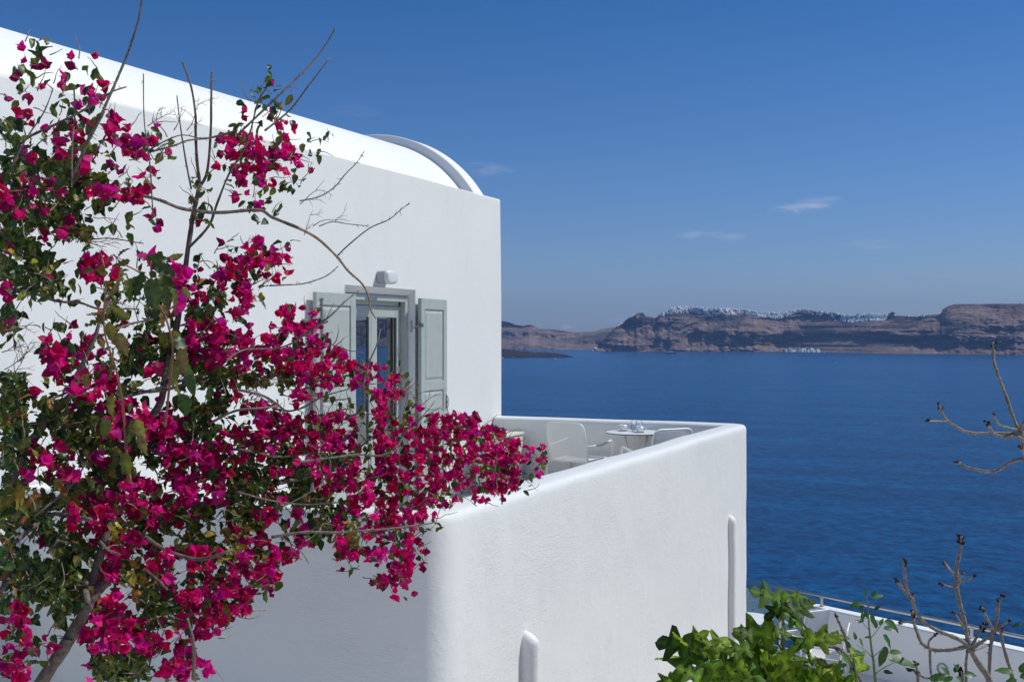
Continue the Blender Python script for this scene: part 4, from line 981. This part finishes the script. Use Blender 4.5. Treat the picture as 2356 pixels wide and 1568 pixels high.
def branch(name, pts, w0, w1, d=None, mat='bark', knob=.12, dj=.06, thorns=0, n=5, sides=8):
    """pts in picture units, w in picture units (thickness)"""
    P = smoothpath([(x, y) for x, y in pts], n); m = len(P); out = []; rr = []
    for i, (x, y) in enumerate(P):
        t = i / (m - 1); dd = (depth_b(x) if d is None else (d[0] + (d[1] - d[0]) * t)) + dj * math.sin(t * 5 + pts[0][0])
        out.append(at(x, y, dd)); rr.append((w0 + (w1 - w0) * t) / 2 / FP * dd * (1 + brg.uniform(-knob, knob)))
    b = MB(); b.tube(out, rr, sides)
    for k in range(thorns):
        i = brg.randrange(1, m - 1); p = out[i]; v = (rvec(brg) * .8 + (out[i] - out[i - 1]).normalized() * .5).normalized(); b.tube([p, p + v * brg.uniform(.010, .022)], [.0016, .0003], 4)
    return bpart(b, name, M[mat], smooth=True)
T = lambda *a: [(a[i], a[i + 1]) for i in range(0, len(a), 2)]
branch('trunk', T(45, 1720, 85, 1590, 143, 1495, 187, 1422, 212, 1372, 250, 1330), 35, 24, (4.0, 4.12))
branch('trunk', T(205, 1385, 214, 1335, 228, 1285, 240, 1245, 255, 1180, 268, 1120, 283, 1065, 300, 1005, 335, 975, 370, 923, 381, 856, 400, 780, 412, 720, 420, 673, 430, 590, 440, 523, 443, 500, 460, 423), 22, 10, (4.1, 4.5))
branch('branch', T(205, 1400, 196, 1360, 197, 1340), 18, 15, (3.97, 3.93))
for k, (p, a_, b_, d_, th_) in enumerate((
    (T(460, 423, 453, 367, 450, 300, 450, 266, 440, 200, 420, 143), 8, 4, (4.5, 4.45), 6), (T(460, 430, 477, 393, 485, 300, 486, 230, 488, 167), 7.5, 5, (4.5, 4.5), 5), (T(440, 434, 427, 367, 415, 290, 407, 220), 4.5, 2.5, (4.45, 4.4), 6),
    (T(434, 570, 480, 520, 500, 467, 527, 400, 567, 333, 594, 233, 617, 200), 7, 3, (4.4, 4.3), 8), (T(550, 307, 617, 243, 683, 180, 733, 127, 772, 65), 5.5, 3, (4.2, 4.3), 10), (T(610, 300, 667, 253, 710, 197, 760, 133), 5, 2.5, (4.25, 4.3), 9),
    (T(300, 443, 367, 460, 420, 480, 500, 489, 594, 483, 627, 500, 684, 523), 8, 7.5, (4.2, 4.4), 12), (T(684, 523, 730, 548, 775, 590, 800, 622, 835, 655, 850, 690, 852, 710, 865, 733), 7, 3.5, (4.4, 4.6), 12),
    (T(775, 590, 800, 565, 850, 525, 895, 505, 925, 480, 943, 468), 3.6, 1.8, (4.5, 4.6), 10), (T(620, 657, 660, 655, 700, 652, 750, 635, 778, 612), 3.6, 2, (4.5, 4.5), 12), (T(690, 462, 735, 452, 770, 430, 795, 400, 820, 375, 838, 348), 3.5, 1.5, (4.4, 4.5), 12),
    (T(735, 520, 765, 510, 800, 515, 850, 520), 3, 1.4, (4.5, 4.6), 9), (T(343, 350, 400, 335, 433, 323, 480, 318, 520, 310), 5, 3.5, (4.1, 4.2), 12), (T(330, 352, 410, 312, 470, 318, 540, 300), 3.5, 2, (4.1, 4.2), 12),
    (T(327, -8, 320, 40, 302, 100, 290, 133, 280, 157, 263, 197, 245, 237, 230, 273, 200, 330, 170, 400), 4.5, 8, (3.8, 3.9), 16), (T(-5, 380, 60, 320, 120, 290, 190, 255, 250, 215, 290, 200), 7, 3.5, (3.9, 3.9), 10), (T(170, 200, 172, 260, 166, 340, 165, 430), 4, 4, (3.8, 3.8), 8),
    (T(-5, 480, 20, 400, 60, 320, 100, 260, 122, 205), 5, 2.5, (3.7, 3.7), 8), (T(330, 170, 332, 280, 345, 380, 352, 500), 2.6, 3.6, (3.7, 3.7), 10),
    (T(37, 1245, 83, 1205, 123, 1182, 150, 1185, 210, 1195), 13, 9, (3.9, 3.95), 4), (T(-10, 1380, 15, 1340, 50, 1290), 12, 9, (3.9, 3.95), 3), (T(110, 1270, 140, 1235, 165, 1200), 8, 6, (3.95, 3.95), 3),
    (T(20, 1130, 60, 1030, 77, 1006, 100, 980, 133, 930, 160, 910, 187, 843, 217, 780, 235, 720, 255, 690), 20, 7, (4.0, 4.0), 6), (T(83, 676, 133, 693, 183, 696, 227, 710, 283, 710, 320, 711), 6, 4, (3.95, 4.0), 12),
    (T(217, 780, 260, 760, 300, 745, 350, 735), 7, 5, (4.0, 4.05), 6), (T(287, 886, 333, 900, 383, 896, 433, 880, 467, 873, 520, 880), 8, 6, (4.2, 4.5), 8), (T(287, 912, 366, 893, 433, 870, 475, 860), 8, 6, (4.2, 4.4), 6), (T(100, 925, 160, 900, 200, 880), 6, 4, (4, 4), 4),
    (T(333, 1232, 383, 1265, 450, 1285, 500, 1277, 533, 1263), 9, 7, (4.1, 4.3), 4), (T(230, 1245, 250, 1265, 275, 1275), 7, 5, (3.8, 3.75), 3), (T(335, 1310, 365, 1335, 385, 1355), 6, 4, (3.7, 3.65), 2),
    (T(625, 1235, 703, 1223, 770, 1224, 879, 1217, 977, 1205, 1000, 1200), 7.5, 3.5, (4.4, 4.9), 10), (T(690, 1062, 719, 1058, 780, 1050, 820, 1045, 879, 1047, 910, 1025, 930, 995, 945, 975), 6, 4, (4.4, 4.7), 3),
    (T(546, 896, 600, 908, 636, 928, 660, 945, 700, 936, 742, 912, 808, 893), 6.5, 3, (4.4, 4.7), 10), (T(480, 975, 540, 945, 600, 938, 640, 935), 6, 4.5, (4.3, 4.4), 6), (T(780, 1075, 844, 1015, 880, 990, 918, 984, 969, 959, 1000, 923), 4.2, 2, (4.9, 5.1), 8),
    (T(800, 960, 835, 940, 836, 884, 848, 837, 866, 795, 875, 757), 6.5, 3.5, (4.4, 4.4), 5), (T(675, 787, 738, 743, 769, 718, 794, 693, 825, 669), 6, 2.5, (4.4, 4.5), 4), (T(520, 830, 560, 805, 640, 800, 680, 785), 4.5, 4, (4.3, 4.4), 4),
    (T(640, 1110, 690, 1100, 740, 1085), 12, 9, (4.7, 4.8), 0), (T(480, 1030, 560, 1035, 640, 1050, 720, 1040), 7, 5, (4.5, 4.7), 4), (T(545, 1130, 620, 1150, 700, 1160, 780, 1155), 5, 3, (4.4, 4.6), 6), (T(905, 1085, 1000, 1095, 1100, 1085, 1180, 1060, 1235, 1050), 4.5, 2, (5.3, 6.0), 8),
    (T(330, 560, 300, 555, 250, 548, 200, 552), 2.6, 3, (3.9, 3.9), 10), (T(360, 460, 400, 490, 300, 545), .1, .1, (3.9, 3.9), 0), (T(80, 1185, 160, 1120, 200, 1060), 6, 4, (3.85, 3.8), 4), (T(640, 1230, 690, 1265, 710, 1295), 3, 1.5, (4.4, 4.4), 1), (T(430, 1420, 445, 1480, 445, 1560), 7, 9, (4.2, 4.2), 2), (T(640, 1170, 730, 1120, 760, 1060, 690, 1010), 3, 2, (4.4, 4.5), 8))):
    if a_ < .5: continue
    branch('branch', p, a_, b_, d_, 'bark' if k != 7 else 'twig', thorns=th_)
# reddish young shoots nearer to us, carrying big hanging leaves
M['redstem'] = simple('red_brown_shoot', (.20, .07, .04), .5, var=.25, vscale=25)
branch('shoot', T(347, 600, 350, 650, 365, 700, 383, 735, 397, 796, 393, 856, 380, 980), 4, 6, (2.95, 3.0), 'redstem')
branch('shoot', T(243, 660, 240, 760, 267, 850, 278, 900, 283, 940, 290, 1023, 300, 1110), 4, 7, (2.95, 3.0), 'redstem')
branch('shoot', T(262, 585, 280, 605, 310, 620, 340, 640), 3, 4, (2.95, 2.95), 'redstem')
bl_ = MB()
for (x, y, L_, a_, w_) in ((255, 585, 38, 250, .2), (273, 590, 40, 50, .22), (300, 600, 50, 200, .3), (335, 596, 62, 5, .26), (352, 605, 75, -30, .28), (278, 615, 70, -95, .3), (300, 640, 75, -85, .3), (330, 625, 85, -100, .3), (345, 640, 95, -80, .32), (375, 625, 110, -75, .26), (390, 660, 70, -65, .3), (370, 700, 80, -85, .3),
        (262, 700, 75, 215, .3), (245, 735, 65, 200, .3), (250, 740, 62, -80, .33), (270, 765, 70, -70, .36), (262, 800, 90, -85, .34), (300, 730, 70, 160, .3), (395, 760, 70, -60, .3), (408, 770, 95, -72, .26), (415, 800, 80, -85, .27), (402, 830, 75, -95, .3), (425, 830, 70, -70, .26), (405, 870, 75, -80, .3),
        (417, 905, 72, -80, .38), (432, 860, 65, -75, .28), (262, 905, 72, -100, .3), (280, 880, 60, -85, .3), (250, 830, 50, -120, .35), (245, 960, 62, -100, .34), (300, 965, 75, -95, .26), (315, 960, 75, -75, .34), (290, 1040, 70, -90, .36), (320, 1000, 60, -70, .3), (200, 860, 40, -90, .4), (160, 790, 35, -60, .4), (395, 595, 40, 20, .3),
        (420, 660, 40, -60, .35), (215, 620, 30, 200, .35), (270, 650, 45, -110, .3)):
    d = 2.95 + brg.uniform(-.12, .12); p = at(x, y, d); L_ = L_ * .86 / FP * d; a = R(a_); dr = (RT * math.cos(a) + Vector((0, 0, math.sin(a))) + FW * brg.uniform(-.35, .35)).normalized()
    nn = (-FW + rvec(brg) * 1.1).normalized(); bl_.tint = jit(brg.choice([(.045, .085, .012), (.030, .060, .010), (.13, .12, .018), (.10, .11, .015), (.17, .12, .035), (.07, .09, .014)]), brg, .25, .12)
    blade(bl_, p, dr, nn, L_, L_ * w_ * .72, brg.uniform(-.2, .45), brg.uniform(.25, .7), 11, wav=.42)
for (x, y) in ((413, 618), (425, 628), (405, 612), (413, 690), (418, 700), (345, 594), (405, 640)): fls.append((at(x, y, 3.3), 1.15, 2.0, (.60, .008, .24)))
bpart(bl_, 'hanging_leaves', M['leaf'], smooth=True, tint=True)
bpart(tw, 'twigs', M['twig']); bpart(lm, 'foliage', M['leaf'], tint=True)
fls.sort(key=lambda f_: f_[2]); rest_f = MB()
for i_, (p_, s_, _, t_) in enumerate(fls):
    if i_ < 100: fb = MB(); flower(fb, sm, p_, brg, s_, t_); bpart(fb, 'flower', M['petal'], smooth=True, tint=True)
    else: flower(rest_f, sm, p_, brg, s_, t_)
tag(bpart(rest_f, 'flowers', M['petal'], smooth=True, tint=True), kind='stuff')
bpart(sm, 'florets', M['star'])

# ---- fig tree with lobed leaves, lower right
def Z1(x, y): return ((2400 + x * .6112) / 1.63, (2000 + y * .6112) / 1.63)
def Z2(x, y): return ((3300 + x * .5104) / 1.63, (1200 + y * .5102) / 1.63)
FIG = [(.0, .0), (-.04, -.10), (-.08, -.26), (.0, -.41), (.13, -.36), (.22, -.24), (.26, -.14), (.36, -.26), (.50, -.43), (.64, -.49), (.63, -.34), (.56, -.20), (.54, -.11), (.68, -.17), (.82, -.18), (.93, -.10), (1.0, 0)]
def figleaf(mb, p, dr, nn, L_, rg):
    dr = dr.normalized(); nn = (nn - dr * nn.dot(dr)).normalized(); s = dr.cross(nn); nL = len(FIG); cup = rg.uniform(.05, .3); curl = rg.uniform(.0, .4); vs_ = []
    mids = []
    wj = [rg.uniform(.88, 1.14) for _ in FIG]
    for side in (-1, 0, 1):
        for i, (u, w) in enumerate(FIG):
            ww = -w * 1.12 * wj[i] if side else 0
            c = p + dr * (u * L_) + s * (side * ww * L_) - nn * (curl * u * u * L_) + nn * (cup * ww * L_ * (.6 - ww)) + nn * (.035 * L_ * math.sin(i * 2.2 + side)) * (1 if side else 0)
            vs_.append(c)
        if side: pass
    mid2 = []
    for side in (-1, 1):
        for i, (u, w) in enumerate(FIG):
            ww = -w * .55; c = p + dr * (u * L_) + s * (side * ww * L_) - nn * (curl * u * u * L_) + nn * ((cup * ww * L_ * .6) + .05 * L_ * math.sin(i * 1.7 + 1) * .6 + .02 * L_); vs_.append(c)
    A, Cn, B, A2, B2 = 0, nL, 2 * nL, 3 * nL, 4 * nL; fs = []
    for i in range(nL - 1):
        fs += [(A + i, A2 + i, A2 + i + 1, A + i + 1), (A2 + i, Cn + i, Cn + i + 1, A2 + i + 1), (Cn + i, B2 + i, B2 + i + 1, Cn + i + 1), (B2 + i, B + i, B + i + 1, B2 + i + 1)]
    mb.add(vs_, fs); n5 = 5 * nL
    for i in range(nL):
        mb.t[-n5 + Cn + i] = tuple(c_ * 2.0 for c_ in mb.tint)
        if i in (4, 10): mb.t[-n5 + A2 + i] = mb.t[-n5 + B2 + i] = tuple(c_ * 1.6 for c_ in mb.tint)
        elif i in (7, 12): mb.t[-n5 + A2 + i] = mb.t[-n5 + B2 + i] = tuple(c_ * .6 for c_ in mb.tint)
fg = empty('fig_tree', at(1800, 1750, 7.0), 0, 'leafy fig tree with bright green lobed leaves at the foot of the big wall', 'fig tree'); Fi = inv(fg)
def rpart(root, mb, name, mats, smooth=False, tint=False):
    Ri = inv(root); mb.v = [tuple(Ri @ Vector(v)) for v in mb.v]; return mb.build(name, mats, root, smooth, tint)
frg = random.Random(11); fm = MB()
FL = [(770,375,190,160),(945,370,140,15),(890,385,70,95),(830,470,150,200),(985,450,170,15),(950,520,140,-40),(1030,420,110,10),(690,610,230,185),(640,600,120,150),(790,610,170,20),(880,600,100,0),
 (200,665,210,170),(240,640,110,130),(350,640,140,45),(420,690,150,30),(490,670,180,25),(180,755,170,185),(270,760,130,200),(480,720,140,20),(260,810,190,230),(380,790,150,-60),(330,720,120,250),
 (560,770,170,160),(700,770,220,190),(640,820,180,200),(560,850,200,200),(760,720,170,60),(850,790,210,-50),(900,820,190,-70),(930,770,180,20),(990,790,170,10),(1090,790,130,-30),(640,880,200,190),(760,880,200,-20),(880,880,180,-60),(1000,860,200,-20),(470,870,160,-80),(360,880,160,230),(230,890,160,200),(160,900,120,180),
 (990,670,160,200),(1120,640,190,10),(1200,630,150,5),(1050,650,120,190),(1170,830,180,120),(1240,880,150,-60),(1150,890,160,210),(1330,760,150,110),(1300,800,170,100),(1380,800,140,60),(1350,850,130,-40),(1450,880,160,10),(1400,900,120,-60),
 (600,700,150,170),(700,680,140,10),(420,830,160,20),(520,800,150,100),(300,850,150,150),(820,860,170,100),(1080,880,150,80),(950,900,170,60),(700,920,160,80),(550,920,160,60),(420,930,140,100),(1250,930,150,60),(800,680,120,120),(640,740,150,60)]
for (x, y, L_, a_) in FL:
    if y > 740 and frg.random() < .18: continue
    d = 7.0 + frg.uniform(-.35, .25) + (x - 700) * .0004; X_, Y_ = Z1(x, y); p0 = at(X_, Y_, d); Lm = L_ * .6112 / 1.63 / FP * d; a = R(a_)
    dr = (RT * math.cos(a) + Vector((0, 0, math.sin(a))) + FW * frg.uniform(-.5, .5)).normalized(); nn = (Vector((0, 0, .9)) - FW * frg.uniform(.1, 1.0) + rvec(frg) * .3).normalized()
    fm.tint = jit(frg.choice([(.085, .150, .014), (.050, .10, .011), (.13, .20, .018), (.19, .26, .024), (.035, .07, .009), (.075, .13, .012)]), frg, .15, .08)
    figleaf(fm, p0 - dr * Lm * .5, dr, nn, Lm * 1.06, frg)
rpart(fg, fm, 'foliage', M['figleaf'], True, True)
def limb(root, name, pts, w0, w1, d, mat, Z, knob=.14, buds=True, n=5):
    P = smoothpath([Z(x, y) for x, y in pts], n); m = len(P); out = []; rr = []; sc_ = (.6112 if Z is Z1 else .62) / 1.63
    for i, (x, y) in enumerate(P):
        t = i / (m - 1); dd = d[0] + (d[1] - d[0]) * t; out.append(at(x, y, dd)); rr.append((w0 + (w1 - w0) * t) * sc_ / 2 / FP * dd * (1 + frg.uniform(-knob, knob)) * (1.18 if (buds and i % 4 == 2) else 1))
    b = MB(); b.tube(out, rr, 8)
    if buds:
        for k in range(max(2, m // 3)):
            i = frg.randrange(2, m - 1); v = rvec(frg); b.tube([out[i], out[i] + v * rr[i] * 1.7], [rr[i] * .6, rr[i] * .3], 5)
    o = rpart(root, b, name, M[mat], True)
    if buds:
        e = out[-1]; dr = (out[-1] - out[-3]).normalized(); r = rr[-1]; b = MB()
        for k in range(7):
            v = (dr * .8 + rvec(frg) * .8).normalized(); q = e - dr * frg.uniform(0, r * 5); b.tube([q, q + v * r * 1.6, q + v * r * frg.uniform(2.4, 3.4)], [r * .9, r * .8, r * .15], 5)
        rpart(root, b, 'bud', M['bud'])
    return o
for pts, a_, b_ in ((T(890, 990, 880, 730, 878, 560, 876, 400), 26, 14), (T(400, 980, 350, 800, 330, 660), 24, 14), (T(1350, 990, 1320, 850, 1310, 760), 22, 14), (T(640, 980, 600, 850, 590, 750), 22, 12), (T(880, 730, 830, 650, 780, 600), 14, 8), (T(920, 760, 960, 710, 1010, 650), 12, 8), (T(1100, 990, 1180, 900, 1190, 800), 18, 10), (T(840, 990, 780, 850, 740, 780), 18, 10)):
    limb(fg, 'stem', pts, a_, b_, (7.1, 7.0), 'stem', Z1, .08, False)
limb(fg, 'trunk', T(890, 1500, 900, 1200, 890, 980), 60, 40, (7.2, 7.1), 'figbark', Z1, .1, False)
for pts, a_, b_ in ((T(1400, 1000, 1270, 745, 1140, 680, 1060, 620, 960, 500, 895, 420), 22, 13), (T(1280, 720, 1255, 620, 1220, 540, 1200, 500), 20, 14), (T(1265, 745, 1235, 735, 1205, 712), 12, 10), (T(1130, 830, 1115, 790, 1108, 770), 14, 10)):
    limb(fg, 'branch', pts, a_, b_, (7.2, 7.0), 'figbark', Z1)

# ---- bare tree at the lower right
bt = empty('bare_tree', at(2290, 1750, 6.6), 0, 'leafless grey tree with knobbly twigs in front of the low wall', 'tree')
limb(bt, 'trunk', T(2230, 1300, 2150, 920, 2080, 800, 2020, 700), 46, 34, (6.7, 6.6), 'figbark', Z1, .08, False)
for pts, a_, b_ in ((T(2020, 700, 1995, 560, 1965, 440, 1945, 330, 1945, 200, 1965, 100, 1972, 15), 30, 20), (T(1945, 265, 1900, 220, 1872, 175), 15, 14), (T(1948, 330, 1900, 325, 1848, 305), 13, 11), (T(1955, 297, 2000, 290, 2055, 257), 14, 11), (T(1950, 290, 1985, 240), 16, 13),
    (T(2020, 690, 1940, 640, 1820, 590, 1740, 540, 1690, 470, 1665, 400, 1640, 350, 1625, 270, 1620, 160), 24, 17), (T(1655, 390, 1610, 340, 1575, 280), 17, 15), (T(1682, 450, 1676, 372), 16, 15), (T(2010, 690, 1900, 712, 1800, 710, 1730, 670, 1700, 600, 1680, 540, 1675, 480), 24, 16), (T(1770, 690, 1775, 655, 1820, 612), 13, 11), (T(1720, 540, 1650, 540, 1598, 545), 14, 11),
    (T(1780, 705, 1780, 760, 1785, 850, 1800, 900), 18, 12), (T(1992, 590, 1960, 530, 1925, 480), 12, 11), (T(2040, 700, 2100, 660, 2160, 610, 2190, 520, 2195, 440, 2220, 380), 22, 20), (T(2170, 590, 2130, 520, 2102, 455), 15, 17), (T(2035, 690, 2080, 610, 2122, 550), 20, 16), (T(2180, 590, 2240, 550, 2272, 525), 14, 13), (T(2050, 715, 2095, 700, 2138, 680), 14, 8)):
    limb(bt, 'branch', pts, a_, b_, (6.6, 6.6 + frg.uniform(-.3, .3)), 'figbark', Z1)
b2 = empty('bare_tree', at(2345, 1750, 7.4), 0, 'leafless dark saplings behind the knobbly tree at the right edge', 'tree')
for pts, a_, b_ in ((T(2140, 1200, 2145, 780, 2160, 650, 2185, 580), 24, 18), (T(2320, 1200, 2290, 910, 2250, 760, 2220, 650, 2215, 580), 26, 16), (T(1990, 1200, 2002, 870, 2000, 800, 2012, 700), 20, 14), (T(1690, 1200, 1705, 900, 1700, 840, 1690, 780), 20, 14), (T(1702, 870, 1680, 840, 1650, 830), 14, 12), (T(1850, 990, 1820, 900, 1740, 880, 1700, 850), 14, 12), (T(1960, 990, 1975, 900, 1972, 840), 22, 22)):
    limb(b2, 'branch', pts, a_, b_, (7.4, 7.4), 'figbark', Z1)
b3 = empty('bare_tree', at(2420, 1700, 4.9), 0, 'pale leafless branches reaching in over the sea at the right edge', 'tree')
limb(b3, 'trunk', T(1500, 3600, 1330, 2400, 1200, 1500, 1120, 1120, 1075, 980, 1045, 860, 1032, 812), 60, 30, (5.0, 4.9), 'figbark', Z2, .06, False)
for pts, a_, b_ in ((T(1032, 815, 1010, 790, 970, 690, 930, 570, 890, 470, 850, 350, 832, 270, 835, 165), 24, 17), (T(1030, 832, 900, 830, 800, 830, 710, 830, 620, 815, 560, 780, 500, 740, 460, 690, 430, 620), 18, 15), (T(490, 742, 420, 742, 352, 742), 12, 12),
    (T(1055, 885, 1000, 850, 920, 860, 850, 840, 810, 800, 778, 738), 22, 16), (T(1005, 805, 940, 790, 880, 770, 850, 730, 835, 688), 15, 12), (T(1110, 1030, 1058, 1022, 980, 1035, 920, 1065, 870, 1100, 800, 1112, 720, 1100, 640, 1080, 558, 1042), 24, 14), (T(1075, 1000, 1050, 965, 1032, 930), 16, 15), (T(1030, 810, 1058, 750, 1120, 640), 22, 16), (T(710, 832, 695, 850), 12, 8)):
    limb(b3, 'branch', pts, a_, b_, (4.9, 4.9 + frg.uniform(-.25, .2)), 'figbark', Z2)

# ---- young nightshade-like shrub with smooth leaves
sp_ = empty('green_sapling', at(1800 + 140, 1700, 6.3), 0, 'slender green sapling with smooth oval leaves between the fig and the bare tree', 'plant')
for pts, a_, b_ in ((T(1470, 1300, 1440, 860, 1420, 700, 1405, 560, 1400, 460, 1385, 360), 20, 6), (T(1440, 780, 1390, 720, 1330, 680), 5, 3), (T(1440, 860, 1500, 820, 1560, 790), 7, 4), (T(1405, 480, 1370, 440, 1330, 430), 5, 3), (T(1415, 600, 1380, 560, 1350, 520), 4, 3), (T(1415, 640, 1450, 600, 1480, 560), 5, 3), (T(1425, 760, 1470, 720, 1500, 690), 5, 3), (T(1400, 450, 1430, 420, 1460, 390), 5, 3)):
    limb(sp_, 'stem', pts, a_, b_, (6.3, 6.3), 'stem', Z1, .05, False)
sl = MB()
for (x, y, L_, a_) in ((1355,425,80,190),(1370,440,50,220),(1430,395,70,20),(1420,380,45,50),(1385,375,40,100),(1500,535,130,-25),(1495,578,75,0),(1490,620,120,-50),(1415,490,80,-70),(1375,480,60,-110),(1500,690,100,-80),(1530,770,190,-3),(1495,850,75,5),(1425,635,50,180),(1345,640,65,-60),(1325,650,50,100),(1470,560,50,60),(1440,470,50,45),(1530,730,80,10),(1270,800,60,200),(1450,580,60,100),(1400,520,50,120),(1350,540,35,160),(1375,530,40,200),(1500,710,110,-110),(1290,700,60,120),(1310,720,70,-20),
    (1900,865,80,130),(1880,880,110,178),(1930,850,60,70),(1990,865,90,5),(1920,880,70,200),(1940,880,80,-30),(1950,840,50,110),(2290,850,110,170),(2330,850,90,60),(2310,890,100,200),(2330,880,110,10),(2340,550,60,190)):
    X_, Y_ = Z1(x, y); d = 6.3 + frg.uniform(-.1, .1); p = at(X_, Y_, d); Lm = L_ * .6112 / 1.63 / FP * d; a = R(a_); dr = (RT * math.cos(a) + Vector((0, 0, math.sin(a))) + FW * frg.uniform(-.3, .3)).normalized()
    sl.tint = jit(frg.choice([(.04, .10, .025), (.055, .13, .03), (.03, .08, .02)]), frg, .2, .08); blade(sl, p, dr, (Vector((0, 0, 1)) - FW * .8 + rvec(frg) * .3).normalized(), Lm, Lm * .24, frg.uniform(0, .35), frg.uniform(.1, .3), 7, wav=.1)
rpart(sp_, sl, 'foliage', M['leaf'], True, True)
